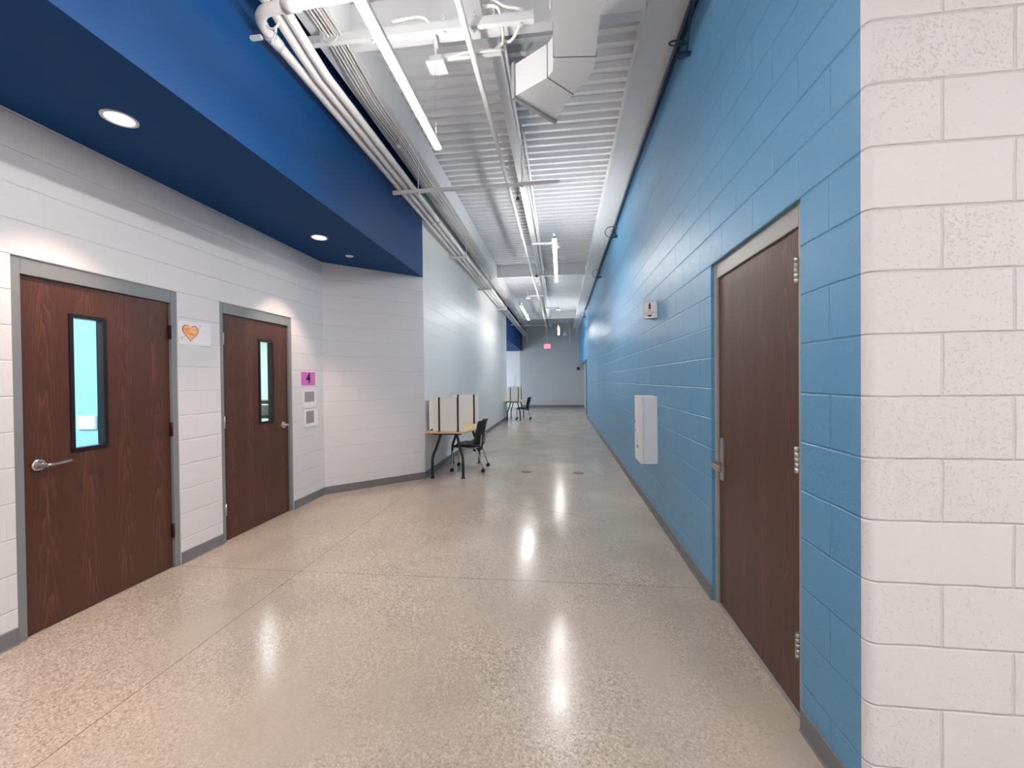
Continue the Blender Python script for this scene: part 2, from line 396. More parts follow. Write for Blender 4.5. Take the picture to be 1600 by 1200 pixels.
# far recess on the left, with its daylight window
fr = MB(); fr.box(-5.7, -5.5, Y_LEND, 17, 0, Z_TOP); fr.box(-5.7, -5.5, 17, 21.6, 0, 0.3); fr.box(-5.7, -5.5, 17, 21.6, 2.9, Z_TOP); fr.box(-5.7, -5.5, 21.6, Y_END + .2, 0, Z_TOP)
fr.box(-5.5, XS - 0.2, Y_LEND - 0.2, Y_LEND, 0, Z_TOP)
fr.build('wall_far_recess', MT['cmu_corr'], label='white walls of the daylit recess at the far left end of the corridor', cat='wall', kind='structure')
wt = empty('window_1', (-5.55, 19.3, 1.6), 'daylit window in the far left recess', 'window', kind='structure')
def setparent(o, p):
    o.parent = p; o.matrix_parent_inverse = Matrix.Translation(p.location).inverted(); return o
def LP(mb, name, mat, root, label=None):
    """build in world coordinates, parent without moving (mesh re-based on the root's location)"""
    bmesh.ops.translate(mb.bm, vec=-(root_world(root)), verts=mb.bm.verts)
    return mb.build(name, mat, root, **({'label': label} if label else {}))
def root_world(o):
    v = Vector((0, 0, 0))
    while o is not None: v = v + o.location; o = o.parent
    return v
def LT_(o, root):
    v = root_world(root); o.data.transform(Matrix.Translation(-v)); o.parent = root; return o
LP(MB().box(-5.6, -5.58, 17, 21.6, 0.3, 2.9), 'pane', MT['daylight'], wt)
f_ = MB()
for yy in (17, 18.5, 20.05, 21.55): f_.box(-5.58, -5.5, yy, yy + 0.05, 0.3, 2.9)
f_.box(-5.58, -5.5, 17, 21.6, 0.3, 0.36).box(-5.58, -5.5, 17, 21.6, 2.84, 2.9)
LP(f_, 'window_frame', MT['frame'], wt)

# corrugated deck
prof = []
y = -9.0; p = 0.1524; hgt = 0.055
while y < Y_END + 0.15:
    prof += [(y, Z_DECK), (y + 0.044, Z_DECK), (y + 0.056, Z_DECK + hgt), (y + 0.140, Z_DECK + hgt)]
    y += p
def deck(x0, x1, ylo, yhi, mb):
    pr = [q for q in prof if ylo <= q[0] <= yhi]
    bm = bmesh.new(); a = [bm.verts.new((x0, *q)) for q in pr]; b = [bm.verts.new((x1, *q)) for q in pr]
    for i in range(len(pr) - 1): bm.faces.new((a[i], b[i], b[i + 1], a[i + 1]))
    mb.merge(bm)
dk = MB(); deck(-2.1, XR + 0.05, -9, Y_END + 0.1, dk); deck(XR + 0.05, 7.7, -9, Y_WW + 0.2, dk)
dk.box(-3.4, 7.8, -9.2, Y_END + 0.3, Z_TOP, Z_TOP + 0.1)
dk.box(-5.8, -3.4, 14, Y_END + 0.3, Z_TOP, Z_TOP + 0.1)
dk.build('ceiling', MT['deck'], label='white corrugated steel deck ceiling over the corridor', cat='ceiling', kind='structure')

# blue soffit and fascia
sf = MB()
sf.prism([(XL, -9), (XS - 0.006, -9), (XS - 0.006, Y_C1 - 0.006), (XL, Y_C0)], Z_SOF, Z_SOF + 0.08)
sf.build('ceiling_soffit', MT['navy'], label='deep blue dropped soffit over the two left doors', cat='soffit', kind='structure')
MB().prism([(XS - 0.0058, -9), (XS, -9), (XS, Y_C1), (XS - 0.0058, Y_C1 - 0.006)], Z_SOF, Z_TOP).build('trim_2', MT['navy_gloss'], label='tall deep blue fascia wall hanging along the left, below the conduits', cat='fascia', kind='structure')
s2 = MB(); s2.box(XS - 0.1, XS, Y_LEND, Y_END, Z_SOF, Z_TOP); s2.box(-5.5, XS - 0.1, Y_LEND, Y_END, Z_SOF, Z_SOF + 0.08)
s2.build('ceiling_soffit_far', MT['navy'], label='deep blue soffit and fascia over the far left recess', cat='soffit', kind='structure')

# baseboards
bh, bt = 0.1, 0.007
def bb(mb, x, y0, y1, side):   # side +1 projects to +x
    mb.prism([(x, 0), (x + side * bt * 1.8, 0), (x + side * bt, 0.012), (x + side * bt, bh - 0.004), (x + side * 0.002, bh), (x, bh)], y0, y1, 'Y')
b1 = MB(); bb(b1, XL, -9, D1[0] - JW, 1); bb(b1, XL, D1[1] + JW, D2[0] - JW, 1); bb(b1, XL, D2[1] + JW, Y_C0, 1)
b1.build('baseboard_left', MT['base'], label='grey rubber base along the white wall with the two doors', cat='baseboard', kind='structure')
n2 = Vector((sd.y, -sd.x)) * bt
MB().prism([(XL, Y_C0), (XS, Y_C1), (XS + n2.x * .6, Y_C1 + n2.y * 1.4), (XL + n2.x, Y_C0 + n2.y)], 0, bh).build('baseboard_splay', MT['base'], label='grey rubber base along the short splayed wall', cat='baseboard', kind='structure')
b2 = MB(); bb(b2, XS, Y_C1, Y_LEND, 1); b2.build('baseboard_left_corridor', MT['base'], label='grey rubber base along the white wall behind the desks', cat='baseboard', kind='structure')
b3 = MB(); bb(b3, XR, Y_WW + 0.03, DR[0] - 0.055, -1); bb(b3, XR, DR[1] + JW, 15.9, -1)
b3.build('baseboard_right', MT['base'], label='grey rubber base along the blue wall', cat='baseboard', kind='structure')
MB().box(XS, XR + 0.24, Y_END - 0.008, Y_END, 0, 0.11).build('baseboard_end', MT['base'], label='grey base across the far end wall', cat='baseboard', kind='structure')

# rooms behind the left doors
rm = MB(); rm.box(-7, XL - 0.2, 3.32, 3.38, 0, 3.0).box(-7.1, -7, -0.6, 3.4, 0, 3.0).box(-7, XL - 0.2, -0.66, -0.6, 0, 3.0).box(-7, XL - 0.2, -0.6, 3.4, 2.8, 2.9)
rm.build('wall_room', MT['cmu_room'], label='light blue walls of the room seen through the near left door window', cat='wall', kind='structure')
rm = MB(); rm.box(-7.1, -7, 3.4, 8.2, 0, 3.0).box(-7, XS - 0.2, 8.0, 8.1, 0, 3.0).box(-7, XL - 0.2, 3.4, 8.2, 2.8, 2.9).box(-7, XL - 0.2, 3.39, 3.42, 0, 3.0)
rm.build('wall_room_second', MT['room_white'], label='pale walls of the room seen through the second left door window', cat='wall', kind='structure')
MB().box(-5.6, -4.2, 0.9, 2.2, 2.77, 2.80).build('ceiling_light', MT['roomlamp'], label='flat ceiling light of the blue room behind the near left door', cat='light')
MB().box(-5.8, -4.4, 5.2, 6.6, 2.77, 2.80).build('ceiling_light', MT['roomlamp'], label='flat ceiling light of the pale room behind the second left door', cat='light')
t = empty('wall_thermostat', (-4.40, 3.31, 1.13), 'small white wall control seen through the near left door window', 'thermostat')
LP(MB().box(-4.50, -4.30, 3.30, 3.32, 1.065, 1.195, bev=0.006), 'cover', MT['cabinet'], t)
LP(MB().box(-4.47, -4.33, 3.295, 3.305, 1.09, 1.17, bev=0.003), 'display', MT['paper'], t)
# small stand with box in second room (ray toward x=-5.2,y=6.2)
t = empty('shelf_unit', (-5.05, 6.2, 0), 'low dark shelf with a box seen through the second left door window', 'shelf')
LP(MB().box(-5.5, -4.6, 6.1, 6.5, 1.14, 1.19, bev=0.004), 'top', MT['black'], t)
for xx in (-5.5, -4.65): LP(MB().box(xx, xx + 0.05, 6.1, 6.5, 0, 1.14), 'side_panel', MT['black'], t)
LP(MB().box(-5.45, -4.65, 6.12, 6.5, 0.9, 0.94), 'shelf_board', MT['black'], t)
MB().box(-5.3, -4.9, 6.15, 6.4, 0.94, 1.1, bev=0.006).build('storage_box', MT['panel'], label='pale box on the dark shelf in the room behind the second door', cat='box')

# ------------------------------------------------------------------ doors
def lever(name_parent, side, y, z, xface, lydir, xs):
    """round rose and return lever on a left-hand door; xface is the leaf surface, xs outwards sign"""
    m = MB()
    m.tube([(xface, y, z), (xface + xs * 0.010, y, z), (xface + xs * 0.014, y, z)], [0.036, 0.035, 0.026], 28)
    m.tube([(xface + xs * 0.012, y, z), (xface + xs * 0.03, y, z), (xface + xs * 0.05, y, z)], [0.018, 0.014, 0.014], 16)
    m.tube(smooth_path([(xface + xs * 0.05, y, z), (xface + xs * 0.062, y + lydir * 0.02, z), (xface + xs * 0.062, y + lydir * 0.07, z + 0.002), (xface + xs * 0.060, y + lydir * 0.125, z + 0.006)], 5), 0.0115, 12, flat=0.8)
    m.tube([(xface + xs * 0.05, y, z), (xface + xs * 0.067, y, z)], [0.014, 0.012], 16)
    return LP(m, 'door_handle', MT['chrome'], name_parent)
def left_door(name, label, y0, y1, hinge_hi, lite, hy, ld, hmat):
    root = empty(name, (XL, (y0 + y1) / 2, 0), label, 'door', kind='structure')
    xf = XL - 0.008
    fr = MB()
    fr.box(XL - 0.2, xf, y0 - JW, y0 - 0.003, 0, HD, bev=0.002).box(XL - 0.2, xf, y1 + 0.003, y1 + JW, 0, HD, bev=0.002).box(XL - 0.2, xf, y0 - 0.003, y1 + 0.003, LT + 0.003, HD, bev=0.002)
    fr.box(XL - 0.16, XL - 0.09, y0 - .003, y0 + 0.012, 0, LT).box(XL - 0.16, XL - 0.09, y1 - 0.012, y1 + .003, 0, LT)
    LP(fr, 'door_frame', MT['frame'], root)
    leafx0, leafx1 = XL - 0.028 - 0.045, XL - 0.028
    a, b = lite  # outer lite frame in y
    zl0, zl1 = 1.05, 1.945
    lf = MB()
    lf.box(leafx0, leafx1, y0, a + 0.01, 0.008, LT).box(leafx0, leafx1, b - 0.01, y1, 0.008, LT)
    lf.box(leafx0, leafx1, a + 0.01, b - 0.01, 0.008, zl0 + 0.01).box(leafx0, leafx1, a + 0.01, b - 0.01, zl1 - 0.01, LT)
    leaf = LP(lf, 'door_leaf', MT['wood'], root)
    vf = MB(); w_ = 0.025
    for (p0, p1, q0, q1) in ((a, a + w_, zl0, zl1), (b - w_, b, zl0, zl1), (a + w_, b - w_, zl0, zl0 + w_), (a + w_, b - w_, zl1 - w_, zl1)):
        vf.box(leafx0 - 0.006, leafx1 + 0.008, p0, p1, q0, q1, bev=0.0015)
    LP(vf, 'vision_frame', MT['liteframe'], leaf)
    LP(MB().box(leafx0 + 0.018, leafx0 + 0.024, a + w_ - 0.004, b - w_ + 0.004, zl0 + w_ - 0.004, zl1 - w_ + 0.004), 'window_glass', MT['glass'], leaf)
    lever(leaf, 1, hy, 1.005, leafx1, ld, 1)
    ye = y1 if hinge_hi else y0
    for hz in (0.30, 1.12, 1.90):
        LP(MB().cyl((XL - 0.012, ye, hz - 0.055), (XL - 0.012, ye, hz + 0.055), 0.008, 12).box(XL - 0.027, XL - 0.02, ye - 0.012, ye + 0.012, hz - 0.055, hz + 0.055), 'hinge', hmat, leaf)
    return root
left_door('door_1', 'dark oak door nearest on the left, lever on its left edge, narrow blue-lit window', *D1, True, (2.262, 2.482), 2.095, 1, MT['hinge_dark'])
left_door('door_2', 'dark oak door second on the left, lever on its right edge, beside the number four card', *D2, False, (3.915, 4.135), 4.285, -1, MT['chrome'])
# right door
root = empty('door_3', (XR, 2.35, 0), 'solid dark oak door without window in the light blue wall', 'door', kind='structure')
y0, y1 = DR
fr = MB(); xf = XR + 0.02
fr.box(xf, XR + 0.2, y0 - 0.055, y0 - 0.003, 0, HD).box(xf, XR + 0.2, y1 + 0.003, y1 + JW, 0, HD, bev=0.002).box(xf, XR + 0.2, y0 - 0.003, y1 + 0.003, LT + 0.003, HD, bev=0.002)
LP(fr, 'door_frame', MT['frame_r'], root)
lx = xf + 0.012
leaf = LP(MB().box(lx, lx + 0.045, y0, y1, 0.015, LT, bev=0.001), 'door_leaf', MT['wood'], root)
for hz in (0.32, 1.13, 1.95):
    h = MB()
    for k in range(5): h.cyl((lx - 0.013, y0 + 0.006, hz - 0.057 + k * 0.023), (lx - 0.013, y0 + 0.006, hz - 0.057 + k * 0.023 + 0.0215), 0.0115, 14)
    h.box(lx - 0.004, lx + 0.002, y0 - 0.002, y0 + 0.018, hz - 0.057, hz + 0.057)
    LP(h, 'hinge', MT['chrome'], leaf)
hy = 2.735
h = MB(); h.box(lx - 0.016, lx, hy - 0.026, hy + 0.026, 0.955, 1.105, bev=0.003)
h.cyl((lx - 0.02, hy, 1.02), (lx - 0.015, hy, 1.02), 0.012, 16)
LP(h, 'exit_trim', MT['chrome'], leaf)
h = MB(); h.box(lx - 0.016, lx, hy - 0.026, hy + 0.026, 0.835, 0.953, bev=0.003)
h.box(lx - 0.075, lx - 0.012, hy - 0.016, hy + 0.016, 0.925, 0.955, bev=0.003)
h.box(lx - 0.078, lx - 0.062, hy - 0.13, hy + 0.018, 0.915, 0.95, bev=0.004)
LP(h, 'door_handle', MT['chrome'], leaf)
LP(MB().box(xf + 0.002, XR + 0.2, y0, y1, 0, 0.012), 'threshold', MT['frame_r'], root)
# far door in the right-hand recess
root = empty('door_4', (XR + 0.05, 16.0, 0), 'dark edge-on door and frame where the blue wall ends far away', 'door', kind='structure')
LP(MB().box(XR - 0.004, XR + 0.16, 15.905, 16.0, 0, 2.24), 'door_frame', MT['darkframe'], root)
lf = LP(MB().box(XR + 0.02, XR + 0.065, 16.0, 16.9, 0.01, 2.22), 'door_leaf', MT['black'], root)
LP(MB().box(XR - 0.035, XR + 0.02, 16.05, 16.09, 0.99, 1.02).box(XR - 0.035, XR - 0.02, 16.05, 16.18, 0.99, 1.02), 'door_handle', MT['chrome'], lf)

# ------------------------------------------------------------------ structural steel
def ibeam_y(mb, x0, x1, y0, y1, z0, z1, tf=0.018, tw=0.012):
    xc = (x0 + x1) / 2
    mb.box(x0, x1, y0, y1, z0, z0 + tf).box(x0, x1, y0, y1, z1 - tf, z1).box(xc - tw / 2, xc + tw / 2, y0, y1, z0 + tf, z1 - tf)
def ibeam_x(mb, x0, x1, y0, y1, z0, z1, tf=0.018, tw=0.012):
    yc = (y0 + y1) / 2
    mb.box(x0, x1, y0, y1, z0, z0 + tf).box(x0, x1, y0, y1, z1 - tf, z1).box(x0, x1, yc - tw / 2, yc + tw / 2, z0 + tf, z1 - tf)
m = MB(); ibeam_y(m, -0.575, -0.475, -8.9, Y_END, 4.30, Z_DECK)
m.build('steel_beam', MT['steel'], label='slender white steel beam running down the middle of the ceiling', cat='beam', kind='structure')
m = MB(); m.box(-1.93, -1.66, -8.9, Y_END, 4.22, 4.24).box(-1.88, -1.66, -8.9, Y_END, 4.24, Z_DECK)
m.build('steel_beam', MT['steel'], label='white steel beam along the left of the deck, beside the conduits', cat='beam', kind='structure')
rb = empty('steel_beam', (0.82, 0, 4.22), 'wide white boxed beam along the top of the blue wall', 'beam', kind='structure')
ys = [-8.9, -4.2, 0.55, 5.0, 6.45, 10.8, 15.0, Y_END]
for a, b in zip(ys, ys[1:]):
    LP(MB().box(0.655, 0.985, a + 0.002, b - 0.002, 4.22, 4.232).box(0.655, 0.667, a + 0.002, b - 0.002, 4.2321, 4.30), 'bottom_plate', MT['steel'], rb)
LP(MB().box(0.69, 0.93, -8.9, Y_END, 4.233, Z_DECK), 'web', MT['steel'], rb)
for yg, lb in ((-4.5, 'white cross girder over the hall behind the camera'), (3.15, 'nearest white cross girder, behind the hanging duct'), (10.8, 'second white cross girder from the camera, spanning the corridor'), (18.45, 'farthest white cross girder, before the end wall')):
    g_ = empty('cross_girder', (-0.5, yg, 4.22), lb, 'beam', kind='structure')
    m = MB()
    m.box(-1.66, 0.654, yg, yg + 0.012, 4.232, Z_DECK - .012).box(-1.66, 0.654, yg, yg + 0.09, 4.22, 4.232).box(-1.66, 0.654, yg, yg + 0.09, Z_DECK - .012, Z_DECK)
    LP(m, 'web', MT['steel'], g_)
    m = MB(); m.box(-1.62, -1.50, yg - 0.01, yg, 4.24, Z_DECK - 0.02)
    for zz in (4.30, 4.37, 4.44): m.cyl((-1.56, yg - 0.022, zz), (-1.56, yg - 0.009, zz), 0.014, 8)
    LP(m, 'bolted_plate', MT['steel'], g_)

# ------------------------------------------------------------------ linear pendants
def pendant(x, y0, y1, label, zc=3.40, cany=None, mat=None, group='linear pendant lights along the corridor'):
    r = empty('linear_light', (x, (y0 + y1) / 2, zc), label, 'light', group)
    LP(MB().box(x - 0.026, x + 0.026, y0, y1, zc, zc + 0.04, bev=0.003), 'housing', MT['steel'], r)
    LP(MB().box(x - 0.026, x + 0.026, y0 + 0.004, y1 - 0.004, zc - 0.014, zc - 0.0005, bev=0.003), 'diffuser', mat or MT['pend_down'], r)
    LP(MB().box(x - 0.020, x + 0.020, y0 + 0.02, y1 - 0.02, zc + 0.0405, zc + 0.043), 'uplight_lens', MT['pend_up'], r)
    for yy in (y0 + 0.06, y1 - 0.06):
        top = 4.05 if cany is not None and abs(yy - cany) < 0.3 else Z_DECK
        LP(MB().cyl((x, yy, zc + 0.04), (x, yy, top), 0.0014, 6), 'suspension_cable', MT['chrome'], r)
    return r
pendant(-0.984, 0.84, 3.283, 'nearest glowing linear light, upper centre left, below the canopy plate', cany=3.22)
pendant(-0.07, 5.59, 8.03, 'second glowing linear light, right of the centre beam', cany=7.97)
pendant(-1.0, 10.53, 12.97, 'third glowing linear light, left of the centre beam far down the corridor', cany=12.91)
pendant(-0.07, 15.1, 17.55, 'farthest glowing linear light before the end wall', cany=15.16)
for x, yy, lb in ((-0.07, -1.7, 'linear light just behind the camera, right row'), (-1.0, -6.5, 'linear light far behind the camera, left row'), (2.6, -1.6, 'linear light of the hall behind, second row'), (2.6, -5.6, 'linear light of the hall behind, second row back'), (5.2, -1.6, 'linear light of the hall behind, outer row'), (5.2, -5.6, 'linear light of the hall behind, outer row back')):
    pendant(x, yy - 1.22, yy + 1.22, lb, mat=MT['hall_lens'], group='hall lights')

# canopies + their struts
def canopy(x, y, xb, label, label2, group='canopy plates'):
    r = empty('light_canopy', (x, y, 4.05), label, 'canopy', None)
    LP(MB().box(x - 0.075, x + 0.075, y - 0.075, y + 0.075, 4.05, 4.07, bev=0.003), 'plate', MT['steel'], r)
    LP(MB().box(x - 0.055, x + 0.055, y - 0.055, y + 0.055, 4.07, 4.12, bev=0.004), 'junction_box', MT['steel'], r)
    sgn = 1 if xb > x else -1
    LP(MB().tube(smooth_path([(x, y - .03, 4.11), (x, y - 0.045, 4.17), (x - .01, y - 0.08, 4.24), (x - .07, y - 0.12, 4.27)], 5), 0.011, 10), 'flexible_conduit', MT['pipe'], r)
    a, b = sorted((x + sgn * 0.06, xb))
    s = empty('short_strut', ((a + b) / 2, y, 4.13), label2, 'strut', None)
    LP(MB().box(a, b, y - 0.02, y + 0.02, 4.115, 4.15, bev=0.002), 'channel', MT['steel'], s)
    LP(MB().cyl((xb - sgn * 0.03, y, 4.15), (xb - sgn * 0.03, y, 4.30), 0.006, 8), 'threaded_rod', MT['steel'], s)
canopy(-0.984, 3.28, -0.45, 'white square canopy plate above the end of the nearest linear light', 'short white channel carrying the nearest canopy plate')
canopy(-0.07, 7.97, -0.53, 'white canopy plate above the second linear light', 'short white channel carrying the second canopy plate')
canopy(-1.0, 12.9, -0.53, 'white canopy plate above the third linear light', 'short white channel carrying the third canopy plate')
canopy(-0.07, 15.15, -0.53, 'small white canopy plate above the farthest linear light', 'short white channel carrying the farthest canopy plate')

# struts
s = empty('channel_strut', (-1.1, 3.04, 4.17), 'thick white channel crossing under the nearest girder, top of picture', 'strut')
LP(MB().box(-1.98, -0.17, 3.02, 3.06, 4.135, 4.205, bev=0.003), 'channel', MT['steel'], s)
for x in (-1.42, -1.16, -0.85, -0.62, -0.27):
    LP(MB().cyl((x, 3.04, 4.10), (x, 3.04, 4.26), 0.006, 8).box(x - 0.013, x + 0.013, 3.015, 3.065, 4.205, 4.222).cyl((x, 3.04, 4.115), (x, 3.04, 4.132), 0.013, 6), 'beam_clamp', MT['steel'], s)
def flex(name, pts, r, label, mat='pipe', cat='conduit', group=None):
    return MB().tube(smooth_path(pts, 6), r, 10).build(name, MT[mat], label=label, cat=cat, group=group)
flex('flexible_conduit', [(-1.25, 3.0, 4.22), (-1.05, 3.0, 4.235), (-0.98, 3.02, 4.215), (-0.95, 3.10, 4.17), (-0.96, 3.2, 4.14)], 0.011, 'left looping white conduit above the nearest canopy plate')
flex('flexible_conduit', [(-0.55, 3.02, 4.27), (-0.45, 3.0, 4.24), (-0.42, 3.05, 4.20), (-0.43, 3.2, 4.14), (-0.5, 3.26, 4.14)], 0.011, 'white conduit looping off the centre beam onto the short channel')
flex('flexible_conduit', [(-0.54, 2.9, 4.29), (-0.40, 3.0, 4.245), (-0.27, 3.03, 4.22), (-0.29, 3.1, 4.16), (-0.37, 3.22, 4.16), (-0.44, 3.25, 4.20)], 0.011, 'white conduit hanging below the channel end beside the duct')
flex('flexible_conduit', [(-0.88, 3.25, 4.10), (-0.75, 3.23, 4.115), (-0.6, 3.22, 4.10), (-0.47, 3.22, 4.10), (-0.42, 3.26, 4.13)], 0.009, 'thin white conduit along the short channel of the nearest canopy')
def trapeze(x0, x1, y, z, label, rods):
    s = empty('trapeze_strut', ((x0 + x1) / 2, y, z), label, 'strut')
    LP(MB().box(x0, x1, y - 0.02, y + 0.02, z - 0.02, z + 0.02, bev=0.002), 'channel', MT['steel'], s)
    for xr in rods: LP(MB().cyl((xr, y, z - 0.03), (xr, y, Z_DECK), 0.006, 8).cyl((xr, y, z - 0.035), (xr, y, z - 0.02), 0.014, 6), 'threaded_rod', MT['steel'], s)
trapeze(-2.045, 0.0, 4.87, 3.82, 'long thin channel hung across the corridor under the conduits, lower left end', (-1.72, -0.44))
for i, (yy, z, lb) in enumerate(((7.5, 3.80, 'bracket under the conduits just past the blue fascia'), (10.2, 3.80, 'bracket under the conduits midway along the white wall'), (13.2, 3.80, 'bracket under the conduits near the end of the white wall'), (17.0, 3.80, 'bracket under the conduits beside the far blue fascia'))):
    s = empty('conduit_bracket', (-1.9, yy, z), lb, 'bracket')
    LP(MB().box(-2.067, -1.72, yy - 0.02, yy + 0.02, z - 0.025, z + 0.015, bev=0.002), 'channel', MT['steel'], s)
    LP(MB().cyl((-1.735, yy, z), (-1.735, yy, 4.22), 0.006, 8).cyl((-1.735, yy, z + 0.02), (-1.735, yy, z + .03), 0.013, 6), 'threaded_rod', MT['steel'], s)
    for k, px in enumerate((-1.958, -1.873, -1.79)):
        LP(MB().tube([(px + 0.038 * math.cos(q * PI / 8), yy, 3.868 + 0.038 * math.sin(q * PI / 8)) for q in range(9)], 0.006, 6).box(px - 0.045, px - 0.033, yy - .012, yy + .012, z + .01, 3.87).box(px + 0.033, px + 0.045, yy - .012, yy + .012, z + .01, 3.87), 'pipe_clamp', MT['steel'], s)
s = empty('conduit_bracket', (-2.03, 2.56, 3.83), 'small bracket and clamps at the upper left conduit elbow', 'bracket')
LP(MB().box(-2.067, -1.985, 2.55, 2.575, 3.81, 3.835, bev=0.002), 'channel', MT['steel'], s)
for px, yy in ((-1.958, 2.60), (-1.873, 2.52)):
    LP(MB().tube([(px + 0.039 * math.cos(q * PI / 8), yy, 3.868 - 0.039 * math.sin(q * PI / 8)) for q in range(9)], 0.007, 6).cyl((px + .02, yy, 3.80), (px + .02, yy, 3.84), 0.008, 6), 'pipe_clamp', MT['steel'], s)
s = empty('channel_strut', (-0.5, 19.6, 4.1), 'far thin channel crossing just before the end wall', 'strut')
LP(MB().box(-2.0, -0.55, 19.58, 19.62, 4.08, 4.12), 'channel', MT['steel'], s); LP(MB().cyl((-0.7, 19.6, 4.1), (-0.7, 19.6, Z_DECK), 0.006, 6), 'threaded_rod', MT['steel'], s)

# conduits by the fascia
R = 0.034
p1 = fillet([(-1.958, 21.8, 3.868), (-1.958, 2.43, 3.868), (-0.5, 2.36, 3.868)], 0.16, 8)
c = empty('conduit', (-1.958, 6, 3.868), 'white conduit nearest the blue fascia, turning right at the top left', 'conduit')
LP(MB().tube(p1, R, 16), 'pipe', MT['pipe'], c)
LP(MB().tube([(-1.958, 2.62, 3.868), (-1.958, 2.70, 3.868)], R + 0.007, 16), 'coupling', MT['pipe'], c)
LP(MB().tube([(-1.72, 2.419, 3.868), (-1.62, 2.414, 3.868)], R + 0.007, 16), 'coupling', MT['pipe'], c)
for x, lb, y0 in ((-1.873, 'white conduit in the middle of the three beside the blue fascia', -5), (-1.79, 'white conduit farthest from the blue fascia of the three', -5)):
    c = empty('conduit', (x, 6, 3.94), lb, 'conduit')
    LP(MB().tube([(x, -6, 3.965), (x, 2.5, 3.962), (x, 2.8, 3.90), (x, 3.0, 3.868), (x, 21.8, 3.868)], R, 16), 'pipe', MT['pipe'], c)
    for yy in (5.9, 9.1, 12.2): LP(MB().tube([(x, yy, 3.868), (x, yy + 0.09, 3.868)], R + 0.006, 16), 'coupling', MT['pipe'], c)
# sprinkler main
c = empty('sprinkler_pipe', (-0.665, 6, 4.05), 'long white sprinkler pipe left of the centre beam', 'pipe')
LP(MB().tube([(-0.665, -6, 4.05), (-0.665, 21.5, 4.05)], 0.024, 16), 'pipe', MT['pipe'], c)
for yy in (1.0, 5.4, 9.3, 13.4, 17.4):
    LP(MB().tube([(-0.665 + 0.03 * math.cos(q * PI / 8), yy, 4.05 + 0.03 * math.sin(q * PI / 8)) for q in range(17)], 0.004, 6).cyl((-0.665, yy, 4.08), (-0.665, yy, Z_DECK), 0.005, 6), 'hanger', MT['steel'], c)
for yy in (8.45, 15.6):
    LP(MB().tube([(-0.665, yy, 4.05), (-0.665, yy + 0.08, 4.05)], 0.034, 14), 'coupling', MT['pipe'], c)
s = empty('speaker_cone', (-0.66, 5.6, 4.2), 'small black cone-shaped sprinkler guard hanging beside the centre beam', 'sprinkler')
LP(MB().tube([(-0.6, 5.95, 4.12), (-0.6, 5.95, 4.17)], [0.03, 0.006], 14), 'cone', MT['black'], s)
LP(MB().cyl((-0.6, 5.95, 4.17), (-0.6, 5.95, Z_DECK), 0.004, 6), 'stem', MT['black'], s)
s = empty('speaker_cone', (-0.66, 10.6, 4.2), 'small black cone-shaped sprinkler guard by the second cross girder', 'sprinkler')
LP(MB().tube([(-0.6, 10.6, 4.15), (-0.6, 10.6, 4.22)], [0.035, 0.006], 14), 'cone', MT['black'], s)
LP(MB().cyl((-0.6, 10.6, 4.22), (-0.6, 10.6, Z_DECK), 0.004, 6), 'stem', MT['black'], s)
# conduit on the right of the centre beam
flex('beam_conduit', [(-0.44, 3.4, 4.28), (-0.44, 5.0, 4.28), (-0.43, 5.3, 4.20), (-0.42, 5.6, 4.17), (-0.43, 6.2, 4.22), (-0.43, 8.0, 4.28), (-0.43, 14.0, 4.28), (-0.43, 21, 4.28)], 0.012, 'thin white conduit clipped to the right of the centre beam')
flex('beam_conduit', [(-0.40, 4.7, 4.32), (-0.40, 6.3, 4.32), (-0.41, 10.5, 4.30)], 0.016, 'thicker white conduit beside the centre beam over the trapeze channel')

# loose cables under the left beam
for i in range(6):
    x0 = -1.82 + 0.027 * i; pts = []
    yy = -3.0; k = 0
    while yy < 21.5:
        sag = 0.0 if k % 2 == 0 else -0.035 - 0.02 * random.random()
        pts.append((x0 + 0.02 * math.sin(yy * 0.9) + 0.008 * random.random(), yy, 4.185 + sag)); yy += 0.75; k += 1
    lbs = ['lowest white data cable draped under the left beam', 'second white data cable draped under the left beam', 'third white data cable draped under the left beam', 'innermost white data cable draped under the left beam', 'slack white data cable crossing the bundle under the left beam', 'topmost white data cable of the bundle under the left beam']
    MB().tube(smooth_path(pts, 4), 0.006 + 0.003 * (i % 2), 8).build('data_cable', MT['cable'], label='thin white data cable draped along the underside of the left beam', cat='cable', group='data cables under the left beam')
MB().tube(smooth_path([(-1.99 + 0.025 * math.sin(k * 1.7), 3.6 + k * 1.1, 4.06 + 0.07 * math.sin(k * 2.3)) for k in range(15)], 5), 0.007, 8).build('black_cable', MT['black'], label='slack black cable weaving in the gap between conduits and left beam', cat='cable')
for i, yy in enumerate((3.0, 4.5, 6.0, 7.5, 9.0, 10.5, 12.0)):
    w_ = ['at the nearest girder', 'above the blue fascia', 'where the blue fascia ends', 'second past the blue fascia', 'third past the blue fascia', 'by the second girder', 'just past the second girder'][i]
    MB().tube([(-1.75 + 0.06 * math.cos(q * PI / 10 + PI * 0.9), yy, 4.17 + 0.055 * math.sin(q * PI / 10 + PI * 0.9)) for q in range(14)], 0.005, 6).box(-1.83, -1.80, yy - 0.015, yy + 0.015, 4.14, 4.225).build('cable_hook', MT['steel'], label='small white cable hook under the left beam ' + w_, cat='hook', group='cable hooks')

